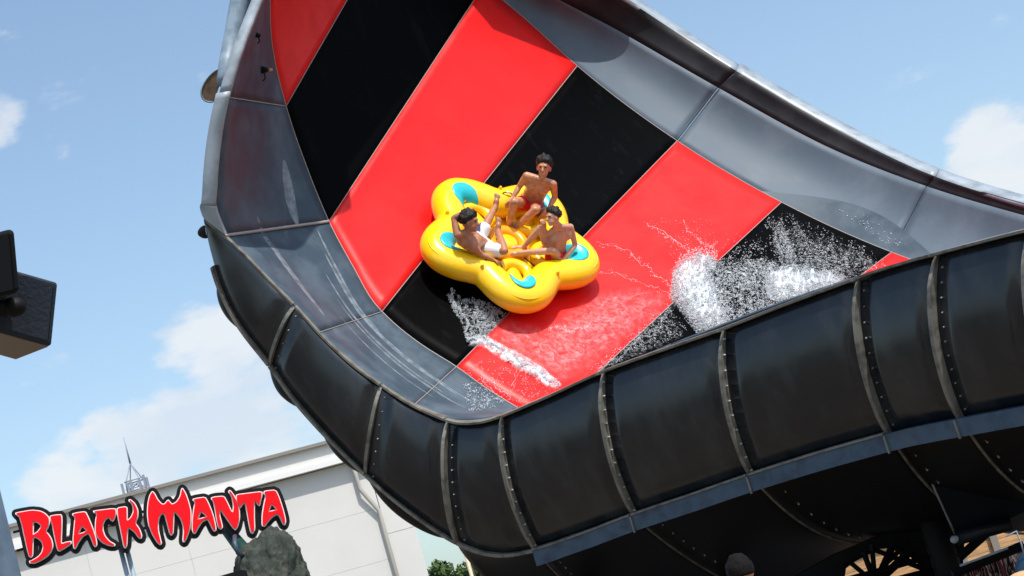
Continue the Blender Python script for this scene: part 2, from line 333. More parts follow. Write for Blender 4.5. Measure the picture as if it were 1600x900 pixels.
def bed_fn(t, v):
    a, b = Lc(t), Rc(t); return a.lerp(b, v)
RED_K = {-3, -1, 1, 3, 5}
allv, allf = [], []
for k in range(-3, 7):
    red = k in RED_K
    o = patch('bed_panel', bed_fn, k + .002, k + .998, 14, 26, M_RED if red else M_BLACK, slide, .03)
    o['label'] = ('bright red' if red else 'black') + ' panel of the riding wall'
    b0 = len(allv); vs, fs = grid(bed_fn, k, k + 1, 14, 26); allv += vs; allf += [tuple(i + b0 for i in f) for f in fs]
BVH = BVHTree.FromPolygons(allv, allf)
# pale sealant between neighbouring bed panels
def bead(fn, pts, r, name='sealant_bead', mt=M_SEAM, parent=slide):
    bm = bmesh.new(); tube(bm, [fn(*p) for p in pts], r, 6); return bobj(name, bm, mt, parent)
for k in range(-2, 7):
    bead(bed_fn, [(k, j / 20) for j in range(21)], .006)

def nrm(fn, t, v, e=.02):
    a = fn(t + e, v) - fn(t - e, v); b = fn(t, min(1, v + e)) - fn(t, max(0, v - e)); n = a.cross(b).normalized()
    return n if n.dot(CAM_POS - fn(t, v)) > 0 else -n

# left / near gutter wall, curling up from the bed to the rim
def lw_fn(t, v):
    a, b = Lc(t), RIM(t); p = a.lerp(b, v)
    away = (p - CAM_POS).normalized()
    return p + away * (.28 * math.sin(math.pi * v) ** 1.2)
for k in range(-3, 7):
    patch('gutter_panel', lw_fn, k + .004, k + .996, 16, 10, M_GREY, slide, .03)
for k, r in ((0, .008), (1, .022), (2, .006), (3, .006)):
    bead(lambda t, v: lw_fn(t, v) - (lw_fn(t, v) - CAM_POS).normalized() * .012, [(k, j / 14) for j in range(15)], r)
bead(bed_fn, [(-1 + 5.6 * j / 60, 0) for j in range(61)], .008)
bead(bed_fn, [(-1 + 7.0 * j / 60, 1) for j in range(61)], .007)
# scuffed streaks running along the gutter wall (thin raised wear film)
for (v0, t0, t1, w) in [(.22, 1.3, 3.3, .05), (.36, 1.5, 3.2, .03), (.44, 1.75, 3.4, .025), (.15, 1.05, 2.2, .03), (.58, 1.9, 3.1, .018), (.3, 2.2, 3.7, .015), (.5, 2.2, 3.6, .02), (.65, .9, 1.9, .05), (.25, .45, 1.0, .1)]:
    def sfn(t, v, v0=v0, w=w, t0=t0, t1=t1):
        f = math.sin(math.pi * min(1, max(0, (t - t0) / (t1 - t0)))) ** .5
        vv = v0 + .12 * (t - t0) + (v - .5) * w * f
        p = lw_fn(t, vv); return p - (p - CAM_POS).normalized() * .006
    patch('wear_streak', sfn, t0, t1, 30, 2, M_STRAKE, slide, 0)

# far wall above the bed: curved fillet, then a strip coloured dark for its shade, then a pale top flange
def rw_fn(t, v):
    a, b = Rc(t), C1(t); p = a.lerp(b, v); return p + (p - CAM_POS).normalized() * (.16 * math.sin(math.pi * v))
def rd_fn(t, v):
    a, b = C1(t), C2(t); p = a.lerp(b, v); return p + (p - CAM_POS).normalized() * (.03 * math.sin(math.pi * v))
def rt_fn(t, v):
    q = C2.raw(t); s = 10 if t < 3 else 13
    a = W(*q); b = W(q[0] + s * .45, q[1] - s, q[2] + .32); return a.lerp(b, v)
for k in (-1, 1, 3, 5):
    k0 = 0 if k < 0 else k; k1 = k + 2
    patch('upper_wall_panel', rw_fn, k0 + .004, k1 - .004, 28, 10, M_GREYU, slide, .03)
    patch('overhang_panel', rd_fn, k0 + .003, k1 - .003, 28, 4, M_DARKIN, slide, .03)
    patch('top_flange', rt_fn, k0 + .003, k1 - .003, 28, 1, M_RIM, slide, .05)
for k in (3, 5):
    for dt in (-.012, .012): bead(rw_fn, [(k + dt, j / 12) for j in range(13)], .008, mt=M_GREYU)
# low curb ledge beside the splash zone on the far wall
def ledge_fn(t, v):
    s = max(0, math.sin(math.pi * (t - 3.8) / 1.7)); p = rw_fn(t, .42 * v * s); return p - (p - CAM_POS).normalized() * (.05 * v * s + .004)
patch('gutter_ledge', ledge_fn, 3.81, 5.45, 24, 3, M_GREY, slide, 0)
# pale rim strip at the left edge
def rim_fn(t, v):
    q = RIM.raw(t); w = 22 if t > -.05 else 17
    a = W(q[0], q[1], q[2] - .02)
    tt = min(1, max(0, (t - .8) / .2)); w2 = w * (1 - tt) + 34 * tt
    b = W(q[0] - w2, q[1] + (4 if t < .8 else -27 * tt), q[2] + .02); return a.lerp(b, v)
for (t0, t1) in [(-3, -1.2), (-1.2, -.052), (-.048, .82), (.824, 1.0)]:
    patch('rim_strip', rim_fn, t0, t1, 20, 2, M_RIM, slide, .05)

# exterior of the near wall
def ext_base(t, v): return LIP(t).lerp(BOT(t), v)
def ext_n(t):
    a = LIP(t + .03) - LIP(t - .03); b = BOT(t) - LIP(t)
    n = a.cross(b).normalized(); return n if n.dot(CAM_POS - LIP(t)) > 0 else -n
def hgt(t): return (BOT(t) - LIP(t)).length
def ext_fn(t, v):
    h = hgt(t); prof = math.sin(math.pi * v ** .9) ** .85
    L_ = (LIP(math.floor(t) + 1) - LIP(math.floor(t))).length; u = t - math.floor(t); e = min(u, 1 - u) * L_
    sm = lambda x: x * x * (3 - 2 * x)
    pil = sm(min(1, max(0, (e - .07) / .16))) * sm(min(1, max(0, (1 - v) * h / .22))) * sm(min(1, v * h / .10 + .3))
    return ext_base(t, v) + ext_n(t) * (.115 * min(h, 1.7) * prof - .02 + .055 * min(1, h) * pil)
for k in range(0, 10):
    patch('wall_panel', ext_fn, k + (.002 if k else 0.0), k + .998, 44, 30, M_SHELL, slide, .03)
# panel edges carry a recessed joint and an upstanding bolted rib
def rib(t, smallend=1):
    n = ext_n(t); al = (LIP(t + .03) - LIP(t - .03)).normalized(); H = hgt(t)
    a, b, c, d = [], [], [], []
    NV = 22
    bm = bmesh.new(); rows = []
    for j in range(NV + 1):
        v = j / NV; p = ext_fn(t, v); h = (.030 if t > 2.5 else .004) + .065 * min(1, v / .16) * min(1, .55 + (1 - v) * 3) * min(1, H / 1.0)
        rows.append([bm.verts.new(q) for q in (p - al * .022 - n * .02, p - al * .022 + n * h, p + al * .022 + n * h, p + al * .022 - n * .02)])
    for r0, r1 in zip(rows, rows[1:]):
        for i in range(4): bm.faces.new((r0[i], r0[(i + 1) % 4], r1[(i + 1) % 4], r1[i]))
    bm.faces.new(rows[0]); bm.faces.new(rows[-1][::-1]); bmesh.ops.recalc_face_normals(bm, faces=bm.faces)
    o = bobj('rib_flange', bm, M_FLANGE, slide, smooth=False)
    bm = bmesh.new(); nb = max(5, int(H / .15))
    for j in range(nb):
        v = .07 + .9 * j / (nb - 1); p = ext_fn(t, v)
        for sgn, hh in (((1, .045),) if 4 <= t <= 6 else ()):
            q = p + n * hh + al * (sgn * .024); capsule(bm, q, q + al * (sgn * .016), .014, .014, 8)
    if 4 <= t <= 6: ob = bobj('bolt_row', bm, M_BOLT, o); ob['kind'] = 'stuff'; ob.location = (0, 0, 0); return
    bm.free()
    # second row of bolt heads through the panel edge beside the rib
    bm = bmesh.new()
    for j in range(nb):
        v = .09 + .86 * j / (nb - 1); p = ext_fn(t + .09 / max(.5, (LIP(t + .5) - LIP(t - .5)).length), v)
        q_ = random.uniform(.8, 1.1); p = p + al * random.uniform(-.006, .006); capsule(bm, p, p + n * .012, .012 * q_, .010 * q_, 8)
    ob = bobj('bolt_row', bm, M_BOLT, o); ob['kind'] = 'stuff'; ob.location = (0, 0, 0)
for k in range(1, 10): rib(k)
# top lip flange: a horizontal ledge with a small upstand, one per panel
def lipring(t):
    n = ext_n(t); p = LIP(t); dn = (BOT(t) - LIP(t)).normalized(); s = min(1, t / 3.2) ** 2 * 1.2 + .15
    return [p - n * .03 - dn * .012, p + n * (.10 * s) - dn * .012, p + n * (.10 * s) + dn * .014, p + n * (.07 * s) + dn * .02, p - n * .03 + dn * .032]
def ringsweep(name, ringf, t0, t1, nt, mt, parent):
    bm = bmesh.new(); prev = None
    for i in range(nt + 1):
        cur = [bm.verts.new(q) for q in ringf(t0 + (t1 - t0) * i / nt)]
        if prev:
            for k in range(len(cur)): bm.faces.new((prev[k], prev[(k + 1) % len(cur)], cur[(k + 1) % len(cur)], cur[k]))
        else: bm.faces.new(cur[::-1])
        prev = cur
    bm.faces.new(prev); bmesh.ops.recalc_face_normals(bm, faces=bm.faces)
    return bobj(name, bm, mt, parent, smooth=False)
for k in range(0, 10): ringsweep('lip_flange', lipring, k + .012, k + .988, 24, M_FLANGE, slide)
# bottom flange: thin on the left curve, a deep blue-grey band on the right
def botring_thin(t):
    n = ext_n(t); dn = (BOT(t) - LIP(t)).normalized(); p = BOT(t)
    return [p - n * .03 - dn * .01, p + n * .05 - dn * .01, p + n * .05 + dn * .03, p - n * .03 + dn * .03]
def botring(t):
    n = ext_n(t); dn = (BOT(t) - LIP(t)).normalized(); p = BOT(t); x = Vector((0, 0, -1)); f = .17 + .05 * max(0, 4.3 - t)
    return [p - n * .03 - dn * .01, p + n * .10 - dn * .01, p + n * .10 + x * f, p + n * .06 + x * (f + .005), p + n * .06 + dn * .035, p - n * .03 + dn * .035]
for (t0, t1) in [(.35, .996), (1.004, 1.996), (2.004, 2.996), (3.004, 3.996)]: ringsweep('bottom_flange', botring_thin, t0, t1, 20, M_FLANGE, slide)
for k in range(4, 10):
    ringsweep('bottom_band', botring, k + .006, k + .994, 20, M_BEAM, slide)
    if k > 4:
        n = ext_n(k); p = BOT(k); bm = bmesh.new(); box(bm, p + n * .11 + Vector((0, 0, -.09)), (BOT(k + .03) - BOT(k - .03)).normalized() * .018, n * .02, Vector((0, 0, .19))); bobj('band_joint', bm, M_FLANGE, slide, False)
# pale strip on top of the band
    def topring(t):
        n = ext_n(t); dn = (BOT(t) - LIP(t)).normalized(); p = BOT(t) - dn * .012
        return [p + n * .02, p + n * .115, p + n * .115 - dn * .02, p + n * .02 - dn * .02]
    if k < 7: ringsweep('band_cap', topring, k + .008, k + .992, 16, M_FLANGE, slide)

# underside of the channel
U1 = Curve([(3, 735, 880, 25.3), (4, 880, 905, 25.3), (5, 1092, 880, 24.6), (6, 1300, 838, 23.6), (7, 1500, 800, 22.6), (8, 1620, 780, 21.4), (10, 1900, 720, 20)])
U2 = Curve([(3, 800, 950, 26.5), (4, 960, 990, 26.6), (5, 1200, 935, 26.2), (6, 1410, 832, 25.8), (7, 1610, 830, 25.2), (8, 1740, 800, 24.4), (10, 1990, 740, 23)])
def und_fn(t, v):
    p0 = BOT(t) + Vector((0, 0, -.03)); p1 = U1(t); p2 = U2(t)
    c = p1 * 2 - (p0 + p2) * .5
    return p0 * (1 - v) ** 2 + c * (2 * v * (1 - v)) + p2 * v * v
for k in range(3, 10):
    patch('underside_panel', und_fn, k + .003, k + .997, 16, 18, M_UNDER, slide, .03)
    if k > 3:
        bm = bmesh.new(); tube(bm, [und_fn(k, j / 16) - Vector((0, .03, .03)) for j in range(17)], .016, 6); bobj('underside_joint', bm, M_FLANGE, slide)
        bm = bmesh.new()
        for j in range(9):
            q = und_fn(k + .12, .1 + .08 * j); capsule(bm, q, q - Vector((0, .03, .02)), .012, .012, 6)
        ob = bobj('bolt_row', bm, M_BOLT, slide); ob['kind'] = 'stuff'
# rounded backs of the left segments that bulge out beyond the flange
for (t0, t1, w, dd) in [(.46, .78, 13, .3), (1.0, 1.42, 15, .3), (1.62, 2.0, 12, .3), (2.02, 2.92, 17, .3), (-.0, .13, 12, .15)]:
    def bf(t, v, t0=t0, t1=t1, w=w, dd=dd):
        q = BOT.raw(t); s = math.sin(math.pi * min(1, max(0, (t - t0) / (t1 - t0)))) ** .6
        q2 = BOT.raw(t + .02); tx, ty = q2[0] - q[0], q2[1] - q[1]; L_ = math.hypot(tx, ty)
        nx, ny = -ty / L_, tx / L_
        if nx > 0 and ny < 0: nx, ny = -nx, -ny
        a = math.sin(math.pi * v) * w * s
        return W(q[0] + nx * a, q[1] + ny * a, q[2] + .02 + dd * v)
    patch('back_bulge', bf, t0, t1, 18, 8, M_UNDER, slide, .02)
# rounded spine behind the upper rim and its open end
sp = [(350, 128, 25.3), (356, 95, 25.6), (366, 50, 25.7), (376, 0, 25.8), (390, -60, 25.8), (420, -130, 25.6)]
bm = bmesh.new(); tube(bm, [W(*q) for q in sp], lambda t: .10 + .06 * t, 20); bobj('back_spine', bm, M_POLE, slide)
c0 = W(343, 131, 25.45)
bm = bmesh.new()
up_ = (W(356, 104, 25.45) - W(336, 160, 25.45)); lf_ = (W(319, 136, 25.4) - W(346, 131, 25.45))
pts = [W(352, 112, 25.45)] + [c0 + up_ * (.5 * math.cos(a)) + lf_ * math.sin(a) for a in [math.pi * i / 16 for i in range(17)]]
prism(bm, pts[1:], FW * .05); o = bobj('spine_end', bm, mat('brown rusty end', (.16, .10, .06), .7, var=.5, vscale=9), slide, False); recalc(o)
bm = bmesh.new(); tube(bm, pts[1:], .012, 6); bobj('spine_end_rim', bm, M_POLE, slide)
# lamp fittings on the shaded gutter wall
for (t, v, s) in [(-.25, .42, .05), (-.48, .7, .035)]:
    p = lw_fn(t, v); n = nrm(lw_fn, t, v); bm = bmesh.new(); capsule(bm, p, p + n * s, s, s * .8, 12); tube(bm, [p + n * .02, p + n * .05 - CU * s * 2, p + n * .02 - CU * s * 3], .01, 6)
    o = bobj('spray_nozzle', bm, M_BLK, slide)
    if s > .04: bm = bmesh.new(); capsule(bm, p + n * (s * 1.9) + CR * .02, p + n * (s * 2.2) + CR * .02, .022, .018, 10); bobj('nozzle_tip', bm, mat('brass', (.75, .42, .2), .3), o).location = (0, 0, 0)

def onbed(px, py):
    r = BVH.ray_cast(CAM_POS, ray(px, py)); 
    if r[0] is None: return None
    n = r[1]; n = n if n.dot(CAM_POS - r[0]) > 0 else -n
    return r[0], n

# ------------------------------------------------------------------ raft
P0, _ = onbed(790, 395)
pl = [onbed(x, y)[0] for x, y in [(690, 420), (900, 450), (850, 260), (700, 310), (930, 400)]]
c_ = sum(pl, Vector()) / len(pl)
A = np.array([(p - c_)[:] for p in pl]); _, _, vt = np.linalg.svd(A); RN = Vector(vt[2]); RN = RN if RN.dot(CAM_POS - c_) > 0 else -RN
P0 = on_plane(791, 395, c_, RN) + RN * .02
print('raft normal in view (right, up, toward):', round(RN.dot(CR), 2), round(RN.dot(CU), 2), round(-RN.dot(FW), 2), 'sun', round(RN.dot(SUN_DIR), 2))
def RH(px, py, h): return on_plane(px, py, P0 + RN * h, RN)
RC = RH(793, 378, .27)
RO = RC - RN * .27
RX = RH(712, 308, .27) - RC; RX = (RX - RN * RX.dot(RN)).normalized(); RY = RN.cross(RX)
ROT = Matrix((RX, RY, RN)).transposed()
def RL(x, y, h): return RO + RX * x + RY * y + RN * h
raft = empty('raft', RO, 'yellow inflatable clover shaped raft with turquoise backrests on the slide', 'raft')
TR, TA, TT = .94, .155, .228
def rr(th): return TR + TA * math.cos(5 * th)
path = [RL(rr(6.2832 * i / 150) * math.cos(6.2832 * i / 150), rr(6.2832 * i / 150) * math.sin(6.2832 * i / 150), .27) for i in range(150)]
bm = bmesh.new(); tube(bm, path, TT, 28, closed=True)
me = remesh(bm, .022, 10)
for v in me.vertices:
    hh = (v.co - RO).dot(RN); v.co = v.co - RN * ((hh - .27) * .14)
link('outer_tube', me, M_YEL, raft)
bm = bmesh.new(); 
for k in range(5):
    th = 6.2832 * k / 5; capsule(bm, RL(.3 * math.cos(th), .3 * math.sin(th), .10), RL(.78 * math.cos(th), .78 * math.sin(th), .12), .13, .16, 16)
ellipsoid(bm, RL(0, 0, .07), (RX * .86, RY * .86, RN * .09), 24, 8)
link('floor', remesh(bm, .02, 6), M_YEL, raft)
bm = bmesh.new(); tube(bm, [RL(.24 * math.cos(6.2832 * i / 40), .24 * math.sin(6.2832 * i / 40), .24) for i in range(40)], .085, 14, closed=True); bobj('centre_ring', bm, M_ORANGE, raft)
bm = bmesh.new(); ellipsoid(bm, RL(0, 0, .26), (RX * .15, RY * .15, RN * .07)); bobj('centre_pad', bm, M_YEL, raft)
for k in range(5):
    th = 6.2832 * k / 5
    sp_ = []
    for i in range(21):
        a = th - .5 + 1.0 * i / 20; r_ = rr(a); sp_.append(RL((r_ + TT * .70) * math.cos(a), (r_ + TT * .70) * math.sin(a), .27 + TT * .62))
    bm = bmesh.new(); tube(bm, sp_, .006, 6); bobj('weld_seam', bm, M_YEL, raft)
    a = th + .62; r_ = rr(a) + .12; q0_ = RL(r_ * math.cos(a), r_ * math.sin(a), .27 + TT * .74); bm = bmesh.new(); capsule(bm, q0_, q0_ + RN * .03, .028, .02, 10); bobj('valve', bm, M_YEL, raft)
    # seat cushion ring
    bm = bmesh.new(); cx, cy = .60 * math.cos(th), .60 * math.sin(th)
    tube(bm, [RL(cx + .2 * math.cos(a), cy + .2 * math.sin(a), .24) for a in [6.2832 * i / 30 for i in range(30)]], .075, 12, closed=True)
    bobj('seat_ring', bm, M_YEL, raft)
    # turquoise backrest lining on the inner face of the lobe
    vs, fs = [], []
    NA, NB = 20, 12
    for i in range(NA + 1):
        s = -1 + 2 * i / NA; a = th + s * .40
        r_ = rr(a); c = RL(r_ * math.cos(a), r_ * math.sin(a), .27)
        e = .01; r2 = rr(a + e); tg = RL(r2 * math.cos(a + e), r2 * math.sin(a + e), .27) - c; tg.normalize(); inn = RN.cross(tg).normalized()
        if inn.dot(RO - c) < 0: inn = -inn
        top = rad(-25) + rad(118) * math.sqrt(max(0, 1 - s * s))
        for j in range(NB + 1):
            f = rad(-25) + (top - rad(-25)) * j / NB
            vs.append(c + (inn * math.cos(f) + RN * (math.sin(f) * .87)) * (TT + .005))
    for i in range(NA):
        for j in range(NB): q = i * (NB + 1) + j; fs.append((q, q + 1, q + NB + 2, q + NB + 1))
    o = pobj('backrest', vs, fs, M_CYAN, raft); recalc(o); solid(o, .012, 1)
    # grab handles either side of the seat
    for s in ((-1, 1) if k in (1, 4) else ()):
        a = th + s * .52; r_ = rr(a) - .03; base = RL(r_ * math.cos(a), r_ * math.sin(a), .27 + TT * .82)
        tg = (RN.cross((base - RO).normalized())).normalized(); hp = []
        for i in range(9): q = math.pi * i / 8; hp.append(base + tg * (.07 * math.cos(q)) + RN * (.045 * math.sin(q)))
        bm = bmesh.new(); tube(bm, hp, .009, 8); h = bobj('grab_handle', bm, M_BLK, raft)
        bm = bmesh.new(); tube(bm, hp[3:6], .014, 8); bobj('grip', bm, M_WHITE, h).location = (0, 0, 0)
bm = bmesh.new(); tube(bm, [RH(819, 402, .3), RH(838, 418, .34), RH(846, 425, .45)], .008, 6); bobj('tether', bm, M_BLK, raft)

# ------------------------------------------------------------------ people
def hand(bm, wrist, direc, palm_n, s=1.0, curl=.5, thumb=1):
    d = direc.normalized(); n = (palm_n - d * palm_n.dot(d)).normalized(); side = d.cross(n).normalized()
    pc = wrist + d * .05 * s
    capsule(bm, wrist + d * .005, wrist + d * .075 * s, .030 * s, .036 * s, 10, flat=(n, .5))
    capsule(bm, wrist + d * .03 * s + side * .018 * s, wrist + d * .08 * s + side * .026 * s, .018 * s, .016 * s, 8)
    capsule(bm, wrist + d * .03 * s - side * .018 * s, wrist + d * .078 * s - side * .026 * s, .018 * s, .015 * s, 8)
    for i, (o, L) in enumerate([(-.033, .062), (-.011, .078), (.011, .084), (.033, .074)]):
        p = wrist + d * (.085 * s) + side * (o * s); dd = d
        for j, f in enumerate((.5, .3, .2)):
            dd = (dd * math.cos(curl * .6) + n * math.sin(curl * .6)).normalized(); q = p + dd * (L * f * s); capsule(bm, p, q, (.0105 - .001 * j) * s, (.0098 - .001 * j) * s, 8); p = q
    p = wrist + d * .03 * s + side * thumb * .033 * s; q = p + (d * .6 + side * thumb * .7 + n * .4).normalized() * .035 * s; r = q + (d * .8 + side * thumb * .15 + n * .6).normalized() * .03 * s
    capsule(bm, p, q, .013 * s, .011 * s, 8); capsule(bm, q, r, .011 * s, .0095 * s, 8)
def foot(bm, ankle, toe, up, s=1.0):
    d = (toe - ankle).normalized(); up = (up - d * up.dot(d)).normalized(); side = d.cross(up)
    capsule(bm, ankle - d * .035 * s - up * .03 * s, ankle + d * .08 * s - up * .035 * s, .036 * s, .040 * s, 10)
    capsule(bm, ankle + d * .06 * s - up * .035 * s, ankle + d * .15 * s - up * .05 * s, .042 * s, .032 * s, 10, flat=(up, .65))
    for i in range(5):
        o = (i - 2) * .018 * s; p = ankle + d * (.155 - .006 * abs(i - 1)) * s - up * .052 * s + side * o
        capsule(bm, p, p + d * (.032 - .003 * i) * s, .011 * s, .009 * s, 6)
def person(label, J, face, up, skin, hairm, s=1.0, group=None, shorts=None, shmat=None, handn=None, hairlen=1.0, toe_dir=None, base=None):
    """J: joints in world metres"""
    root = empty('person', base if base is not None else J['pelvis'], label, 'person', group)
    bm = bmesh.new()
    lat = (J['shR'] - J['shL']).normalized(); spine = (J['neck'] - J['pelvis']).normalized(); front = lat.cross(spine).normalized()
    if front.dot(face) < 0: front = -front
    mid = J['pelvis'].lerp(J['neck'], .55); shm = (J['shL'] + J['shR']) / 2; hw = lat * .085 * s; s = s * 1.06
    # trunk
    for sg in (-1, 1):
        capsule(bm, J['pelvis'] + hw * sg * .75, mid + hw * sg * .7, .098 * s, .090 * s, 14)
        capsule(bm, mid + hw * sg * .75, shm + lat * sg * .075 * s - spine * .10 * s, .092 * s, .098 * s, 14)
        capsule(bm, shm + lat * sg * .065 * s - spine * .10 * s + front * .035 * s, shm + lat * sg * .075 * s - spine * .12 * s + front * .045 * s, .074 * s, .07 * s, 12)
        sh = J['shR'] if sg > 0 else J['shL']
        capsule(bm, J['neck'] - spine * .04 * s, sh, .050 * s, .056 * s, 12)
    capsule(bm, J['pelvis'], shm - spine * .08 * s, .105 * s, .10 * s, 14)
    capsule(bm, J['neck'] - spine * .05 * s, J['head'] - up * .05 * s, .056 * s, .052 * s, 14)
    for sd in 'LR':
        sh, el, wr = J['sh' + sd], J['el' + sd], J['wr' + sd]
        capsule(bm, sh, sh.lerp(el, .55), .055 * s, .047 * s, 12); capsule(bm, sh.lerp(el, .45), el, .048 * s, .038 * s, 12)
        capsule(bm, el, el.lerp(wr, .35), .038 * s, .041 * s, 12); capsule(bm, el.lerp(wr, .35), wr, .041 * s, .026 * s, 12)
        hd = J.get('hd' + sd, (wr - el)); hn = (handn or {}).get(sd, -front)
        hand(bm, wr, hd, hn, s, .7, 1 if sd == 'L' else -1)
        hp, kn, an = J['hp' + sd], J['kn' + sd], J['an' + sd]
        capsule(bm, hp, hp.lerp(kn, .5), .088 * s, .076 * s, 14); capsule(bm, hp.lerp(kn, .5), kn, .076 * s, .054 * s, 14)
        capsule(bm, kn, kn.lerp(an, .35), .052 * s, .056 * s, 12); capsule(bm, kn.lerp(an, .35), an, .056 * s, .034 * s, 12)
        td = (toe_dir or {}).get(sd, face); foot(bm, an, an + td, (kn - an), s)
    # head
    H = J['head']; fz = (face - up * face.dot(up)).normalized(); sx = fz.cross(up).normalized(); hs = s * 1.10
    ellipsoid(bm, H + up * .02 * hs - fz * .008, (sx * .076 * hs, fz * .094 * hs, up * .098 * hs), 20, 14)
    ellipsoid(bm, H - up * .045 * hs + fz * .022 * hs, (sx * .058 * hs, fz * .066 * hs, up * .068 * hs), 16, 10)
    ellipsoid(bm, H - up * .092 * hs + fz * .055 * hs, (sx * .028 * hs, fz * .026 * hs, up * .022 * hs), 12, 8)
    capsule(bm, H + up * .015 * hs + fz * .085 * hs, H - up * .03 * hs + fz * .105 * hs, .010 * hs, .016 * hs, 8)
    capsule(bm, H + up * .03 * hs + fz * .083 * hs - sx * .035 * hs, H + up * .03 * hs + fz * .083 * hs + sx * .035 * hs, .011 * hs, .011 * hs, 8)
    capsule(bm, H - up * .062 * hs + fz * .083 * hs - sx * .018 * hs, H - up * .062 * hs + fz * .083 * hs + sx * .018 * hs, .009 * hs, .009 * hs, 8)
    for sg in (-1, 1): ellipsoid(bm, H + sx * (.078 * hs * sg) - up * .01 * hs, (sx * .012 * hs, (fz * .6 + up * .1) * .028 * hs, up * .034 * hs), 10, 8)
    body = link('body', remesh(bm, .0085, 5, .5), skin, root)
    for sg in (-1, 1):
        b2 = bmesh.new(); ellipsoid(b2, H + up * .012 * hs + fz * .080 * hs + sx * (.03 * hs * sg), (sx * .013, fz * .012, up * .008), 10, 6); bobj('eye', b2, M_BLK, root)
    # hair
    b2 = bmesh.new(); vv = ellipsoid(b2, Vector((0, 0, 0)), (sx * .087 * hs, fz * .105 * hs, up * .110 * hs), 40, 26)
    for v in list(b2.verts):
        c = v.co; f_ = c.dot(fz) / (.105 * hs); u_ = c.dot(up) / (.11 * hs)
        lim = -.40 * hairlen + (.80 if f_ > 0 else .15) * max(f_, -.3)
        k = max(0, u_ - lim)
        nn = noise.noise(c * 26) * .024 + noise.noise(c * 70) * .020 + .020
        if hairm is M_HAIRB: nn = .3 * nn - .003
        v.co = c * (1 + (nn / .1) * min(1, k * 2)) if k > 0 else c * .80
        v.co += H + up * .022 * hs - fz * .012 * hs
    bobj('hair', b2, hairm, root)
    if shmat:
        b2 = bmesh.new()
        for sg in (-1, 1): capsule(b2, J['pelvis'] + hw * sg * .8 + spine * .06 * s, J['pelvis'] + hw * sg * .8 - spine * .03 * s, .112 * s, .112 * s, 14)
        for sd in 'LR': hp, kn = J['hp' + sd], J['kn' + sd]; capsule(b2, hp, hp.lerp(kn, shorts), .107 * s, (.088 if shorts > .4 else .094) * s, 14)
        me = remesh(b2, .012, 3)
        o = link('shorts', me, shmat, root)
    return root
def JW(d): return {k: (RH(*v) if isinstance(v, tuple) else v) for k, v in d.items()}
up_img = (RN * .75 + CU * .66).normalized()
def inward(px, py, h): v = RC - RH(px, py, h); v -= RN * v.dot(RN); return v.normalized()
grp = 'riders on the yellow raft'
# bare-chested man at the top
J = JW(dict(pelvis=(828, 319, .33), neck=(847, 278, .90), head=(850, 262, 1.00), shL=(823, 275, .83), shR=(864, 288, .83), elL=(811, 292, .62), elR=(867, 308, .60), wrL=(801, 309, .53), wrR=(858, 324, .52),
     hpL=(819, 317, .33), hpR=(837, 324, .33), knL=(803, 316, .64), knR=(836, 328, .62), anL=(795, 352, .28), anR=(808, 355, .28)))
fT = (inward(850, 262, 1.0) * .75 - FW * .5 - CU * .25).normalized()
person('bare chested man in red swim shorts seated at the back of the yellow raft', J, fT, (CU * .93 + RN * .3).normalized(), M_SKIN, M_HAIR, 1.0, grp, .35, M_TRUNK, toe_dir={'L': (-CR * .3 - CU * .6 - RN * .3), 'R': (-CR * .3 - CU * .6 - RN * .3)}, hairlen=.6)
# reclining man in white shorts on the left
J = JW(dict(pelvis=(752, 381, .34), neck=(727, 363, .74), head=(734, 347, .86), shL=(715, 367, .68), shR=(739, 385, .60), elL=(709, 341, .80), elR=(752, 398, .50), wrL=(722, 333, .90), wrR=(771, 406, .47),
     hpL=(748, 371, .36), hpR=(758, 390, .36), knL=(759, 352, .50), knR=(788, 392, .62), anL=(773, 324, .52), anR=(779, 362, .58)))
person('dark haired man in white shorts lying back against the left lobe of the raft', J, (CR * .85 - CU * .35 - FW * .25).normalized(), (CU * .95 - CR * .05 + RN * .1).normalized(), M_SKIN3, M_HAIR, 1.0, grp, .75, shorts_mat(J['pelvis'], (J['knL'].lerp(J['knR'], .5) - J['pelvis']).normalized()),
       toe_dir={'L': (CU * .8 + CR * .1), 'R': (CU * .8 + CR * .1)}, hairlen=.9)
# boy on the right
J = JW(dict(pelvis=(868, 399, .33), neck=(876, 351, .84), head=(864, 340, .93), shL=(869, 356, .78), shR=(891, 355, .74), elL=(853, 369, .62), elR=(899, 383, .52), wrL=(851, 357, .74), wrR=(881, 405, .42),
     hpL=(862, 396, .34), hpR=(872, 404, .34), knL=(844, 357, .72), knR=(864, 392, .56), anL=(818, 386, .34), anR=(811, 395, .36)))
person('boy in red shorts hunched with raised knees on the right lobe of the raft', J, (-CR * .75 - CU * .30 - FW * .55).normalized(), (CU * .96 - CR * .08).normalized(), M_SKIN2, M_HAIR, .86, grp, .3, M_TRUNK,
       toe_dir={'L': (-CR * .8 + CU * .2), 'R': (-CR * .8 + CU * .1)}, hairlen=.5)
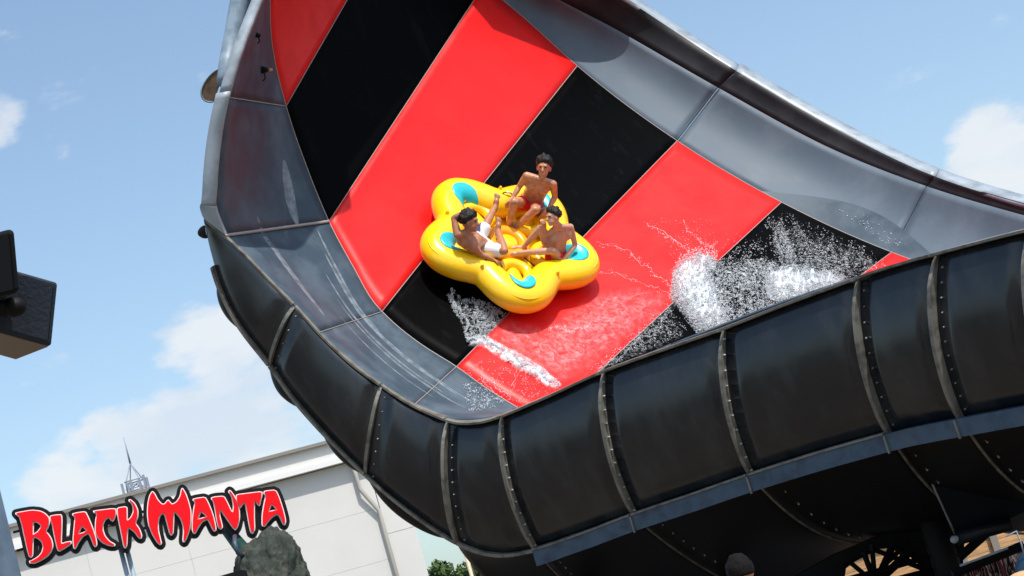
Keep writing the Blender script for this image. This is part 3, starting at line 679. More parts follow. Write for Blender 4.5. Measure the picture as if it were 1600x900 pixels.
# onlooker whose head rises at the bottom edge
gx = on_plane(1157, 897, CAM_POS + Vector((0, 11.6, 0)), Vector((0, 1, 0)))
HX = gx.copy(); Z = Vector((0, 0, 1)); X = Vector((1, 0, 0)); Y = Vector((0, 1, 0)); g0 = Vector((HX.x, HX.y, 0)); hz = HX.z
def PV(x, y, z): return g0 + X * x + Y * y + Z * z
J = dict(pelvis=PV(0, 0, .98), neck=PV(0, -.01, hz - .17), head=PV(0, 0, hz), shL=PV(-.19, 0, hz - .26), shR=PV(.19, 0, hz - .26), elL=PV(-.24, .02, 1.17), elR=PV(.24, .02, 1.17), wrL=PV(-.23, .1, .92), wrR=PV(.23, .1, .92),
         hpL=PV(-.09, 0, .94), hpR=PV(.09, 0, .94), knL=PV(-.1, .02, .5), knR=PV(.1, .02, .5), anL=PV(-.1, 0, .09), anR=PV(.1, 0, .09))
person('onlooker with short cropped dark hair seen from behind below the slide', J, (Y * .95 - X * .3).normalized(), Z, M_SKIN, M_HAIRB, .76, None, .7, M_BLK, hairlen=1.0, base=g0)

# ------------------------------------------------------------------ water
ICO = bmesh.new(); bmesh.ops.create_icosphere(ICO, subdivisions=1, radius=1); ICO.verts.ensure_lookup_table()
IV = np.array([v.co[:] for v in ICO.verts]); IF = np.array([[v.index for v in f.verts] for f in ICO.faces]); ICO.free()
OCT_V = np.array([(1, 0, 0), (-1, 0, 0), (0, 1, 0), (0, -1, 0), (0, 0, 1), (0, 0, -1)], float); OCT_F = np.array([(0, 2, 4), (2, 1, 4), (1, 3, 4), (3, 0, 4), (2, 0, 5), (1, 2, 5), (3, 1, 5), (0, 3, 5)])
def blobs(name, items, mt, label, cat='splash', octa=False):
    """items: (centre, radius, stretch vector or None)"""
    BV, BF = (OCT_V, OCT_F) if octa else (IV, IF)
    n = len(items); nv = len(BV)
    V = np.zeros((n, nv, 3)); F = np.zeros((n, len(BF), 3), int)
    for i, (c, r, st) in enumerate(items):
        q = BV * (r * (.75 + .5 * np.random.rand(nv, 1)))
        if st is not None: u = np.array(st[:]); q = q + np.outer(q @ (u / (np.linalg.norm(u) + 1e-9)), u)
        V[i] = q + np.array(c[:]); F[i] = BF + i * nv
    me = bpy.data.meshes.new(name); me.from_pydata(V.reshape(-1, 3).tolist(), [], F.reshape(-1, 3).tolist()); me.update()
    o = link(name, me, mt); tag(o, label, cat, kind='stuff'); return o
def inside(px, py, poly):
    c = False; j = len(poly) - 1
    for i in range(len(poly)):
        if (poly[i][1] > py) != (poly[j][1] > py) and px < (poly[j][0] - poly[i][0]) * (py - poly[i][1]) / (poly[j][1] - poly[i][1]) + poly[i][0]: c = not c
        j = i
    return c
def fb(x, y, s): return noise.fractal(Vector((x / s, y / s, .3)), .7, 2.1, 4)
def scatter(poly, n, rmin, rmax, hmax, thr=-9, scale=20, stretch=.0, powr=2, off=0):
    xs = [p[0] for p in poly]; ys = [p[1] for p in poly]; out = []; tries = 0
    while len(out) < n and tries < n * 40:
        tries += 1; x = random.uniform(min(xs), max(xs)); y = random.uniform(min(ys), max(ys))
        if not inside(x, y, poly): continue
        if fb(x + off, y, scale) < thr + random.gauss(0, .12): continue
        hb = onbed(x, y)
        if hb is None: continue
        r = rmin + (rmax - rmin) * random.random() ** powr
        st = None
        if stretch: st = Vector((random.gauss(0, 1), random.gauss(0, 1), random.gauss(0, 1))).normalized() * (stretch * random.random())
        out.append((hb[0] + hb[1] * (r + hmax * random.random() ** 2), r, st))
    return out
def filament(pts, r, jit=2.5, n=60, h=.01, drops=True):
    out = []
    tot = len(pts) - 1
    for i in range(n * tot):
        u = i / n; k = int(u); f = u - k; x = pts[k][0] * (1 - f) + pts[k + 1][0] * f; y = pts[k][1] * (1 - f) + pts[k + 1][1] * f
        x += fb(x, y, 14) * jit * 2.2 + random.gauss(0, jit * .35); y += fb(x + 50, y, 14) * jit * 2.2 + random.gauss(0, jit * .35)
        hb = onbed(x, y)
        if hb and fb(x, y + 90, 9) > -.35: q = r * (.4 + random.random()); out.append((hb[0] + hb[1] * (q + h * random.random()), q, None))
    return out
RIV = []
_fil = filament
def filament(pts, r, jit=2.5, n=60, h=.01, drops=True):
    line = []; m_ = 26
    for i in range((len(pts) - 1) * m_ + 1):
        k = min(i // m_, len(pts) - 2); f = i / m_ - k; x = pts[k][0] * (1 - f) + pts[k + 1][0] * f; y = pts[k][1] * (1 - f) + pts[k + 1][1] * f
        x += fb(x, y, 14) * jit * 1.6 + random.gauss(0, .2); y += fb(x + 50, y, 22) * jit * 1.6 + random.gauss(0, .2)
        hb = onbed(x, y)
        if hb: line.append((hb[0] + hb[1] * .006, x))
    if len(line) > 4: RIV.append((line, r))
    return _fil(pts, r * .6, jit, int(n * .7), h)
front_poly = [(1050, 432), (1062, 414), (1082, 404), (1108, 402), (1122, 412), (1112, 440), (1122, 470), (1140, 505), (1130, 525), (1095, 530), (1072, 503), (1046, 468)]
main_poly = [(1110, 416), (1150, 425), (1195, 410), (1225, 432), (1270, 425), (1325, 440), (1260, 470), (1140, 520), (1100, 500)]
right_poly = [(1190, 428), (1225, 424), (1270, 424), (1330, 436), (1320, 450), (1240, 475), (1200, 470)]
it = scatter(front_poly, 9000, .003, .012, .22, -.35, 10, .8, 2) + scatter(main_poly, 7000, .002, .008, .10, .0, 7, 1.5) + scatter(right_poly, 6500, .003, .009, .14, -.25, 12, 1.2)
it += scatter([(1048, 425), (1058, 405), (1090, 396), (1120, 400), (1190, 395), (1225, 415), (1330, 430), (1320, 460), (1120, 540), (1040, 470)], 1300, .003, .009, .4, -.1, 10)
it += filament([(1112, 412), (1150, 424), (1185, 413), (1215, 425), (1245, 424), (1312, 437)], .012, 2, 160, .10) + filament([(1120, 440), (1160, 436), (1200, 440), (1250, 440)], .008, 4, 120, .05) + filament([(1105, 400), (1130, 418)], .008, 2, 60, .05)
blobs('splash_foam', it, M_FOAM, 'mass of white splashing water on the black stripe above the near wall', octa=True)
spray = scatter([(1195, 350), (1230, 345), (1330, 385), (1390, 420), (1340, 438), (1290, 432), (1235, 425), (1205, 395)], 2600, .002, .007, .15, .06, 9, 2.2, 2)
spray += scatter([(1205, 365), (1222, 362), (1240, 395), (1250, 430), (1235, 432), (1212, 400)], 1300, .002, .007, .1, .0, 6, 2.5)
spray += scatter([(1140, 395), (1190, 375), (1215, 420), (1130, 440)], 350, .003, .009, .1, .05, 9, 2)
blobs('splash_spray', spray, M_FOAM, 'fine white spray of drops over the black stripe right of the foam', octa=True)
wake_poly = [(697, 462), (708, 455), (722, 470), (742, 468), (768, 478), (790, 492), (772, 515), (752, 532), (728, 535), (722, 508), (708, 488)]
wk = scatter(wake_poly, 3600, .002, .006, .05, .04, 6, 2.5, 2, 40)
wk += filament([(700, 458), (712, 478), (728, 500), (730, 532)], .012, 2.2, 300, .05)
wk += filament([(730, 533), (752, 531), (775, 545), (800, 562), (835, 580), (872, 607)], .013, 2.5, 420, .05)
wk += scatter([(735, 530), (755, 525), (800, 553), (845, 578), (876, 604), (866, 608), (800, 570), (755, 540)], 2200, .002, .007, .06, -.15, 8, 1.5)
wk += filament([(735, 534), (750, 530), (748, 512)], .009, 2, 90, .03)
blobs('wake_foam', wk, M_FOAM, 'thin foamy wake trailing below the raft over black and red stripes', octa=True)
lace = []
for pts, r, n in [([(858, 515), (875, 510), (890, 520), (925, 505)], .008, 110), ([(935, 380), (985, 395), (1020, 425), (1050, 455)], .008, 110), ([(1010, 350), (1045, 370), (1085, 400), (1108, 404)], .009, 110),
                  ([(930, 425), (960, 428), (1000, 440), (1050, 465)], .006, 90), ([(760, 590), (778, 605), (800, 622)], .008, 90), ([(745, 575), (770, 612), (790, 632)], .007, 90), ([(1065, 345), (1085, 372), (1100, 385), (1118, 380)], .007, 90),
                  ([(940, 465), (985, 470), (1010, 455)], .004, 40), ([(800, 615), (808, 570)], .005, 40), ([(1000, 520), (970, 560), (930, 580)], .006, 90), ([(980, 540), (1030, 510), (1045, 480)], .006, 90)]:
    lace += filament(pts, r, 3.2, n, .004)
lace += scatter([(700, 590), (760, 560), (870, 610), (810, 635)], 420, .003, .007, .03, .05, 8)
lace += scatter([(1000, 340), (1110, 340), (1120, 400), (1060, 420)], 200, .003, .006, .03, .1, 8)
lace += scatter([(915, 585), (1045, 475), (1075, 520), (940, 580)], 550, .003, .007, .03, .02, 6, 1.5)
blobs('water_lace', lace, M_FOAM, 'fine lines and drops of water running over the red stripes', octa=True)
bm = bmesh.new()
for line, r_ in RIV:
    ph_ = random.random() * 9; tube(bm, [p for p, _ in line], lambda t, r_=r_, ph_=ph_: r_ * .75 * (.2 + .8 * abs(math.sin(t * 17 + ph_)) * (.4 + .6 * math.sin(math.pi * t))), 6)
M_RIV = mat('translucent white water', (.62, .66, .70), .3); M_RIV.node_tree.nodes['Principled BSDF'].inputs['Alpha'].default_value = .34
o = bobj('water_rivulets', bm, M_RIV); tag(o, 'thin connected streaks of foaming water on the red stripes and wake', 'water', kind='stuff')
# splashes on the near gutter wall
LW_V, LW_F = [], []
for k in range(2, 5):
    vs, fs = grid(lw_fn, k, k + 1, 16, 10); b0 = len(LW_V); LW_V += vs; LW_F += [tuple(i + b0 for i in f) for f in fs]
for k in range(3, 6):
    vs, fs = grid(rw_fn, k, k + 1, 16, 10); b0 = len(LW_V); LW_V += vs; LW_F += [tuple(i + b0 for i in f) for f in fs]
BVH2 = BVHTree.FromPolygons(LW_V, LW_F); sv = BVH; BVH = BVH2
g = scatter([(722, 600), (755, 598), (790, 628), (770, 640), (730, 645)], 420, .003, .009, .03, .0, 7, 1)
g += filament([(742, 600), (744, 640)], .006, 1.5, 60) + filament([(758, 606), (765, 628), (780, 625)], .008, 2, 50)
g += scatter([(1300, 325), (1345, 332), (1400, 360), (1420, 385), (1390, 385), (1350, 360)], 350, .003, .009, .03, .05, 7, 1)
g += filament([(1290, 322), (1315, 328), (1345, 340)], .010, 1.5, 60)
blobs('gutter_spray', g, M_FOAM, 'scattered drops of water on the grey gutter walls', octa=True)
BVH = sv
# thin sheet of water over the red stripe behind the raft
def edge_dist(x, y, poly):
    best = 1e9
    for i in range(len(poly)):
        ax, ay = poly[i]; bx, by = poly[(i + 1) % len(poly)]; ex, ey = bx - ax, by - ay
        t = max(0, min(1, ((x - ax) * ex + (y - ay) * ey) / (ex * ex + ey * ey))); best = min(best, math.hypot(x - ax - ex * t, y - ay - ey * t))
    return best if inside(x, y, poly) else 0
def film(name, poly, label, step=4, mt=None, lift=.012, rough=.012, fadew=16):
    fades = []
    xs = [p[0] for p in poly]; ys = [p[1] for p in poly]; idx = {}; vs, fs = [], []
    nx = int((max(xs) - min(xs)) / step); ny = int((max(ys) - min(ys)) / step)
    def gv(i, j):
        if (i, j) not in idx:
            x, y = min(xs) + i * step, min(ys) + j * step; hb = onbed(x, y)
            if hb is None: return None
            fd = min(1, edge_dist(x, y, poly) / fadew * (.6 + .9 * (fb(x, y, 9) + .4))); fd = max(0, fd); fades.append(fd)
            idx[(i, j)] = len(vs); vs.append(hb[0] + hb[1] * (lift * (.3 + .7 * fd) + rough * fd * (fb(x, y, 12) + .5)))
        return idx[(i, j)]
    for i in range(nx):
        for j in range(ny):
            x, y = min(xs) + (i + .5) * step, min(ys) + (j + .5) * step
            if inside(x + 5 * fb(x, y, 15), y + 5 * fb(y, x, 15), poly):
                q = [gv(i, j), gv(i, j + 1), gv(i + 1, j + 1), gv(i + 1, j)]
                if None not in q: fs.append(q)
    o = pobj(name, vs, fs, mt or M_FILM); at = o.data.attributes.new('fade', 'FLOAT', 'POINT'); at.data.foreach_set('value', fades); tag(o, label, 'water', kind='stuff')
film('water_film', [(735, 535), (790, 495), (850, 505), (930, 455), (1000, 445), (1060, 465), (1060, 480), (905, 590), (870, 606), (800, 562)], 'thin rippled sheet of water on the red stripe below the raft', fadew=34)
film('water_film', wake_poly, 'thin foamy sheet of water on the black stripe under the raft', 3, M_LACE2, .014)
film('foam_sheet', [(730, 540), (745, 522), (770, 530), (810, 550), (850, 575), (880, 603), (868, 612), (800, 575), (755, 545)], 'foaming edge of the wake crossing the red stripe', 3, M_CREAM, .03, .04, 7)
film('foam_sheet', front_poly, 'dense white crest of foam at the left end of the splash', 2.5, M_CREAM, .08, .16)
film('foam_sheet', [(1045, 425), (1062, 405), (1112, 402), (1215, 405), (1330, 432), (1320, 460), (1120, 540), (1040, 470)], 'mottled lace of foam lying on the black stripe in the splash', 3, M_LACE, .03, .05)
film('foam_sheet', right_poly, 'white foam ridge running along the near wall', 2.5, M_CREAM, .06, .12)
film('foam_sheet', [(1200, 355), (1240, 350), (1400, 420), (1330, 440), (1230, 425)], 'faint haze of spray on the black stripe above the foam', 3, M_LACE2, .02, .02)
film('foam_sheet', [(905, 592), (1040, 475), (1075, 525), (950, 580)], 'thin dark water with ripples on the black stripe near the wall', 3, M_LACE2, .012, .01)


# ------------------------------------------------------------------ lettered sign
sign_p = W(235, 822, 15.0); sn = (CAM_POS - sign_p); sn.z = 0; sn.normalize()
LET = {'B': ((10, 770, 7.5), [(110,240),(180,225),(300,205),(400,215),(460,245),(505,295),(510,350),(490,410),(465,455),(500,490),(535,550),(550,620),(530,690),(480,750),(400,800),(330,830),(275,825),(275,800),(300,795),(370,755),(415,705),(432,640),(420,585),(380,545),(318,515),(312,740),(285,762),(262,740),(165,300),(110,250)], [(318,345),(360,348),(408,385),(400,415),(365,460),(318,492)]),
 'L': ((10, 770, 7.5), [(512,275),(580,262),(650,258),(655,330),(650,480),(645,600),(700,580),(765,570),(760,600),(690,650),(620,690),(600,670),(570,540),(540,380),(515,310)], None),
 'A': ((10, 770, 7.5), [(775,250),(830,235),(930,222),(960,280),(1010,400),(1050,520),(1065,600),(1050,635),(1030,630),(990,530),(965,480),(900,510),(850,580),(810,660),(790,650),(780,560),(795,400),(805,290),(780,265)], [(885,395),(945,445),(900,470),(845,485)]),
 'C': ((130, 750, 7.5), [(120,365),(380,333),(390,380),(375,440),(350,490),(320,470),(300,440),(260,470),(235,520),(235,590),(260,660),(310,720),(375,755),(370,775),(310,775),(220,735),(165,670),(140,600),(145,480),(160,400),(125,380)], None),
 'K': ((130, 750, 7.5), [(399,330),(515,312),(518,400),(515,480),(560,440),(590,370),(575,290),(530,240),(555,230),(610,280),(645,360),(640,440),(615,510),(660,570),(690,650),(680,690),(650,680),(600,610),(530,560),(520,620),(515,760),(500,800),(480,795),(460,700),(430,550),(405,420),(400,380)], None),
 'M': ((220, 745, 7.5), [(135,170),(165,200),(200,270),(245,320),(275,325),(320,270),(345,300),(370,325),(420,295),(460,230),(475,150),(490,135),(530,200),(565,300),(590,400),(590,500),(575,620),(540,720),(510,770),(490,755),(500,650),(495,580),(465,490),(400,415),(390,430),(385,560),(380,660),(360,690),(340,675),(310,560),(280,450),(262,432),(225,460),(205,540),(210,640),(235,740),(245,780),(228,802),(190,770),(130,670),(90,560),(75,440),(80,330),(100,230)], None),
 'A2': ((220, 745, 7.5), [(605,268),(650,255),(755,240),(790,300),(840,420),(870,530),(885,620),(862,645),(840,620),(800,530),(780,500),(720,530),(680,590),(640,665),(618,668),(600,620),(603,500),(618,380),(635,300)], [(705,410),(775,470),(670,500)]),
 'N': ((220, 745, 7.5), [(820,250),(880,235),(975,230),(1010,290),(1075,430),(1085,330),(1060,230),(1025,175),(1045,158),(1090,215),(1130,290),(1155,380),(1160,480),(1140,580),(1110,630),(1070,590),(1000,490),(930,385),(925,450),(945,530),(960,590),(940,618),(910,600),(885,500),(868,380),(848,290)], None),
 'T': ((330, 750, 6), [(237,140),(350,125),(478,110),(475,150),(455,245),(435,235),(420,205),(405,210),(405,350),(410,460),(390,505),(370,495),(350,400),(330,280),(315,215),(295,230),(270,270),(250,230),(232,160)], None),
 'A3': ((330, 750, 6), [(500,105),(605,95),(640,170),(675,280),(700,380),(690,425),(670,415),(640,345),(615,325),(570,350),(535,390),(500,440),(475,430),(475,330),(492,230),(510,150),(490,125)], [(565,230),(615,280),(540,298)])}
def smoothpoly(P, k=1):
    for _ in range(k):
        Q = []
        for i in range(len(P)):
            a, b = P[i], P[(i + 1) % len(P)]; Q += [(a[0]*.82 + b[0]*.18, a[1]*.82 + b[1]*.18), (a[0]*.18 + b[0]*.82, a[1]*.18 + b[1]*.82)]
        P = Q
    return P
def sdf_poly(P, X, Y):
    d = np.full(X.shape, 1e9); ins = np.zeros(X.shape, bool)
    for i in range(len(P)):
        ax, ay = P[i]; bx, by = P[(i + 1) % len(P)]; ex, ey = bx - ax, by - ay; wx, wy = X - ax, Y - ay
        t = np.clip((wx * ex + wy * ey) / (ex * ex + ey * ey + 1e-12), 0, 1); d = np.minimum(d, (wx - ex * t) ** 2 + (wy - ey * t) ** 2)
        c = (ay > Y) != (by > Y)
        with np.errstate(divide='ignore', invalid='ignore'): xi = (bx - ax) * (Y - ay) / (by - ay + 1e-12) + ax
        ins ^= c & (X < xi)
    d = np.sqrt(d); return np.where(ins, -d, d)
def iso_mesh(name, x0, y0, step, D, mt, parent, z0, z1, p2w):
    """solid plate of the region D<0, marching-squares outline, between offsets z0 and z1 along the sign normal"""
    h, w = D.shape; vid = {}; pts = []; fs = []; segs = []
    def V(key, x, y):
        if key not in vid: vid[key] = len(pts); pts.append((x0 + x * step, y0 + y * step))
        return vid[key]
    neg = D < 0
    for j in range(h - 1):
        row = neg[j:j + 2]
        for i in np.nonzero(row[0, :-1] | row[0, 1:] | row[1, :-1] | row[1, 1:])[0]:
            cs = [(i, j), (i + 1, j), (i + 1, j + 1), (i, j + 1)]; poly = []; bd = []
            for k in range(4):
                a, b = cs[k], cs[(k + 1) % 4]; da, db = D[a[1], a[0]], D[b[1], b[0]]
                if da < 0: poly.append(V(a, *a)); bd.append(0)
                if (da < 0) != (db < 0):
                    t = da / (da - db); poly.append(V((min(a, b), max(a, b)), a[0] + (b[0] - a[0]) * t, a[1] + (b[1] - a[1]) * t)); bd.append(1 if da < 0 else 2)
            if len(poly) >= 3:
                fs.append(poly)
                for k in range(len(poly)):
                    if bd[k] == 1 and bd[(k + 1) % len(poly)] == 2: segs.append((poly[k], poly[(k + 1) % len(poly)]))
    n = len(pts); A_ = [p2w(x, y) + sn * z1 for x, y in pts]; B_ = [p2w(x, y) + sn * z0 for x, y in pts]
    F = [f[::-1] for f in fs] + [tuple(q + n for q in f) for f in fs] + [(a, b, b + n, a + n) for a, b in segs]
    o = pobj(name, A_ + B_, F, mt, parent, smooth=False); recalc(o); return o
def p2w(x, y): return on_plane(x, y, sign_p, sn)
sign = empty('sign', Vector((sign_p.x, sign_p.y, 0)), 'black outlined sign with jagged red letters standing before the white hall', 'sign')
step = .6; gx0, gy0 = 14, 745; NX, NY = int(446 / step), int(145 / step)
GX, GY = np.meshgrid(gx0 + np.arange(NX) * step, gy0 + np.arange(NY) * step)
tot = np.full(GX.shape, 1e9)
for key, ((ox, oy, s), P, hole) in LET.items():
    P = smoothpoly([(ox + x / s, oy + y / s) for x, y in P])
    D = sdf_poly(P, GX, GY)
    if hole: D = np.maximum(D, -sdf_poly([(ox + x / s, oy + y / s) for x, y in hole], GX, GY))
    tot = np.minimum(tot, D)
    o = iso_mesh('letter', gx0, gy0, step, D + .9, M_SRED, sign, .005, .035, p2w); o['label'] = 'red letter ' + key[0]
    q = iso_mesh('letter_outline', gx0, gy0, step, D - .7, M_WHITE, o, .002, .018, p2w); q.location = (0, 0, 0)
iso_mesh('backing_board', gx0, gy0, step, tot - 6.5, M_BLK, sign, -.07, 0, p2w)
for x in (186, 196):
    bm = bmesh.new(); t = p2w(x, 850) - sn * .10; tube(bm, [t, Vector((t.x, t.y, 0))], .018, 10); bobj('post', bm, M_POLE, sign)
for (x1, y1, x2, y2) in [(20, 831, 32, 828), (26, 860, 38, 856), (217, 800, 232, 797), (219, 826, 236, 822)]:
    bm = bmesh.new(); tube(bm, [p2w(x1, y1) - sn * .03, p2w(x2, y2) - sn * .03], .010, 8); bobj('bracket', bm, M_BLK, sign)

# rock sculpture below the sign
rc = W(423, 913, 14.8)
bm = bmesh.new(); vv = bmesh.ops.create_icosphere(bm, subdivisions=6, radius=1)['verts']
for v in vv:
    c = v.co.copy(); r_ = 1 + .16 * noise.noise(c * 1.6 + Vector((3, 1, 0))) + .07 * noise.fractal(c * 4, .8, 2.1, 4)
    p = Vector((c.x * .27, c.y * .30, c.z * .40)) * r_
    v.co = rc + Z * .0 + CR * (p.x + (.10 if p.z < -.05 else 0)) + FW * p.y + CU * p.z
o = bobj('rock_sculpture', bm, M_ROCK); tag(o, 'mottled dark rock sculpture with a domed top under the last letters', 'sculpture'); o0 = o
g0r = Vector((rc.x, rc.y, 0))
bm = bmesh.new(); vv = bmesh.ops.create_icosphere(bm, subdivisions=5, radius=1)['verts']; q0 = W(458, 905, 14.75)
for v in vv:
    c = v.co.copy(); r_ = 1 + .12 * noise.fractal(c * 2.6 + Vector((7, 0, 0)), .8, 2.1, 4); v.co = q0 + CR * c.x * .13 * r_ + FW * c.y * .16 * r_ + CU * c.z * .14 * r_
link('rock_shoulder', (lambda me: (bm.to_mesh(me), me)[1])(bpy.data.meshes.new('rock_shoulder')), M_ROCK, o0); bm.free()
bm = bmesh.new(); b0 = Vector((rc.x, rc.y, 0)); vv = bmesh.ops.create_icosphere(bm, subdivisions=5, radius=1)['verts']
for v in vv: c = v.co.copy(); r_ = 1 + .2 * noise.fractal(c * 2, .8, 2.1, 4); v.co = b0 + Vector((c.x * .75, c.y * .6, c.z * 1.1 + .95)) * r_
link('rock_base', (lambda me: (bm.to_mesh(me), me)[1])(bpy.data.meshes.new('rock_base')), M_ROCK, o0); bm.free()
bm = bmesh.new(); tube(bm, [W(350, 822, 15.3), W(366, 842, 15.2), W(382, 862, 15.0), W(400, 880, 14.7)], lambda t: .045 + .02 * t, 12); link('green_limb', (lambda me: (bm.to_mesh(me), me)[1])(bpy.data.meshes.new('green_limb')), M_GREEN, o0); bm.free()
bm = bmesh.new(); tube(bm, [W(367, 838, 14.75), W(367, 850, 14.6), W(372, 864, 14.6), W(384, 872, 14.7)], .018, 8); link('curled_strap', (lambda me: (bm.to_mesh(me), me)[1])(bpy.data.meshes.new('curled_strap')), M_BEAM, o0); bm.free()
bm = bmesh.new(); c = W(366, 908, 14.0); box(bm, c, X * .17, Y * .2, Z * .11); t = c
o = bobj('flood_light', bm, M_BLK, None, False); tag(o, 'small dark boxy floodlight on a post beside the rock', 'lamp')
bm = bmesh.new(); tube(bm, [Vector((c.x, c.y, 0)), c], .02, 8); link('post', (lambda me: (bm.to_mesh(me), me)[1])(bpy.data.meshes.new('post')), M_BLK, o); bm.free()

# ------------------------------------------------------------------ loudspeakers on a pole
def pbox(name, mt, parent, o_, u, v, w, bev=.012):
    bm = bmesh.new(); box(bm, o_ + (u + v + w) * .5, u, v, w); bmesh.ops.recalc_face_normals(bm, faces=bm.faces); ob = bobj(name, bm, mt, parent, False)
    md = ob.modifiers.new('b', 'BEVEL'); md.width = bev; md.segments = 3; return ob
M_SPK = mat('dark speaker enclosure', (.012, .02, .035), .55, .4, var=.3, vscale=12, bump=.2, bscale=60)
M_SPKB = mat('tan speaker underside', (.20, .14, .09), .6)
A_ = W(81, 541, 8.0)
sp2 = empty('loudspeaker', A_, 'dark blue grey loudspeaker cabinet with brown underside, lower of two at left', 'loudspeaker')
u = W(-65, 500, 7.95) - A_; v = W(91, 441, 8.0) - A_; w = W(27, 562, 8.28) - A_
pbox('cabinet', M_SPK, sp2, A_, u, v, w)
bm = bmesh.new(); nb_ = v.normalized() * .004; q = [A_ + u * .03 + w * .04, A_ + u * .97 + w * .04, A_ + u * .97 + w * .96, A_ + u * .03 + w * .96]; prism(bm, [p - nb_ for p in q], nb_ * .9); bobj('base_plate', bm, M_SPKB, sp2, False)
bm = bmesh.new(); nn = -(u.cross(v)).normalized(); nn = nn if nn.dot(CAM_POS - A_) > 0 else -nn
prism(bm, [A_ + u * a + v * b + nn * .001 for a, b in ((.05, .07), (.95, .07), (.95, .93), (.05, .93))], nn * .006); bobj('grille', bm, M_SPK, sp2, False)
B_ = W(31, 457, 7.6)
sp1 = empty('loudspeaker', B_, 'black loudspeaker cabinet, upper of two cut by the left edge', 'loudspeaker')
u = W(-110, 492, 7.7) - B_; v = W(22, 356, 7.6) - B_; w = W(16, 462, 7.9) - B_
pbox('cabinet', M_BLK, sp1, B_, u, v, w, .02)
bm = bmesh.new(); prism(bm, [B_ + u * a + v * b - FW * .004 for a, b in ((.06, .07), (.95, .07), (.95, .93), (.06, .93))], -FW * .006); bobj('grille', bm, M_BLK, sp1, False)
bm = bmesh.new(); tube(bm, [W(-40, 492, 7.85), W(16, 480, 7.85)], .035, 14); capsule(bm, W(20, 480, 7.85), W(26, 479, 7.85), .042, .038, 14)
bobj('bracket', bm, M_BLK, sp1)
pb = on_plane(12, 880, CAM_POS + Vector((0, 8.3, 0)), Vector((0, 1, 0)))
pole = empty('pole', Vector((pb.x - .03, pb.y, 0)), 'pale galvanised pole rising at the lower left edge under the loudspeakers', 'pole')
bm = bmesh.new(); pc = Vector((pb.x - .008, pb.y, 0)); tube(bm, [pc, pc + Z * 2.6, pc + Z * 3.45], lambda t: .052 - .006 * t, 24); bobj('shaft', bm, M_POLE, pole)
bm = bmesh.new(); box(bm, pc + Z * .01, X * .3, Y * .3, Z * .02); bobj('foot_plate', bm, M_POLE, pole, False)

# ------------------------------------------------------------------ white hall
HH = 9.6
def at_h(px, py, h): r = ray(px, py); return CAM_POS + r * ((h - CAM_POS.z) / r.z)
w1, w2 = at_h(15, 826, HH), at_h(480, 703, HH); wd = (w2 - w1); wd.z = 0; wd.normalize(); wnn = Vector((wd.y, -wd.x, 0)); wnn = wnn if wnn.y < 0 else -wnn
print('hall distance', w1, w2)
def onwall(px, py, off=0): return on_plane(px, py, w1 + wnn * off, wnn)
cor = onwall(593, 794); cor0 = Vector((cor.x, cor.y, 0)); left0 = cor0 - wd * 42
hall = empty('hall', cor0 - wd * 15, 'large white panelled hall with a parapet and gutter behind the sign', 'building')
# wall as individual cladding panels, recessed joints
ph = 1.02 * 2.0
p_a, p_b = onwall(459, 816), onwall(360, 765)
led = onwall(420, 750).z
print('ledge z', led)
rows = []; z = 0; zt = led - .12
zs = [0]; hrow = (p_b.z - p_a.z) if 1 < (p_b.z - p_a.z) < 4 else 1.7
z = zt
lines = [zt]
while z > .3: z -= 1.62; lines.append(max(z, 0))
for i in range(14):
    for j in range(len(lines) - 1):
        za, zb = lines[j + 1], lines[j]
        if zb - za < .05: continue
        c = cor0 - wd * (1.5 + 3.0 * i) + Z * ((za + zb) / 2)
        bm = bmesh.new(); box(bm, c - wnn * (.10), wd * 2.995, wnn * .2, Z * (zb - za - .006)); bobj('wall_panel', bm, M_HALL, hall, False)
bm = bmesh.new(); box(bm, (cor0 + left0) / 2 - wnn * .35 + Z * (HH / 2 - .1), wd * 42, wnn * .3, Z * (HH - .4)); bobj('core_wall', bm, M_HALL2, hall, False)
bm = bmesh.new(); box(bm, (cor0 + left0) / 2 - wnn * .06 + Z * ((led + HH) / 2), wd * 42, wnn * .3, Z * (HH - led)); bobj('parapet', bm, M_HALL, hall, False)
bm = bmesh.new(); box(bm, (cor0 + left0) / 2 + wnn * .02 + Z * (HH + .05), wd * 42.2, wnn * .5, Z * .10); bobj('parapet_cap', bm, M_HALL2, hall, False)
bm = bmesh.new(); box(bm, (cor0 + left0) / 2 + wnn * .18 + Z * (led - .02), wd * 42, wnn * .35, Z * .16); bobj('gutter', bm, M_HALLT, hall, False)
dpx = onwall(556, 742, .2)
bm = bmesh.new(); cz = cor0 - wd * 0.06 + wnn * .14
tube(bm, [Vector((dpx.x, dpx.y, led)), dpx, dpx - Z * .45, cz + Z * (dpx.z - 1.25), cz + Z * (dpx.z - 1.8), cz + Z * .1], .07, 8); bobj('downpipe', bm, M_HALLP, hall)
# side wing receding to the right
e1 = on_plane(655, 835, w1, Vector((0, 1, 0)))
sdv = -wnn
def wing_end(L): p = cor0 + sdv * L; return p
best = min(np.arange(.2, 14, .1), key=lambda L: abs((lambda q: (800 + F_PX * q.dot(CR) / q.dot(FW)) - (655 + (450 - F_PX * q.dot(CU) / q.dot(FW) - 835) * .26))((cor0 + wd * L - sdv * .0 + Z * 4.0) - CAM_POS)))
print('wing', best)
L_ = float(best)
for j in range(6):
    bm = bmesh.new(); box(bm, cor0 + wd * (L_ / 2 + .03) + wnn * (-.30) + Z * (.8 + 1.6 * j), wd * L_, wnn * .5, Z * 1.588); bobj('wing_panel', bm, M_HALL, hall, False)
bm = bmesh.new(); box(bm, cor0 + wd * (L_ / 2) - wnn * 6 + Z * 4.6, wd * (L_ - .1), wnn * 11, Z * 9.2); bobj('wing_block', bm, M_HALL, hall, False)
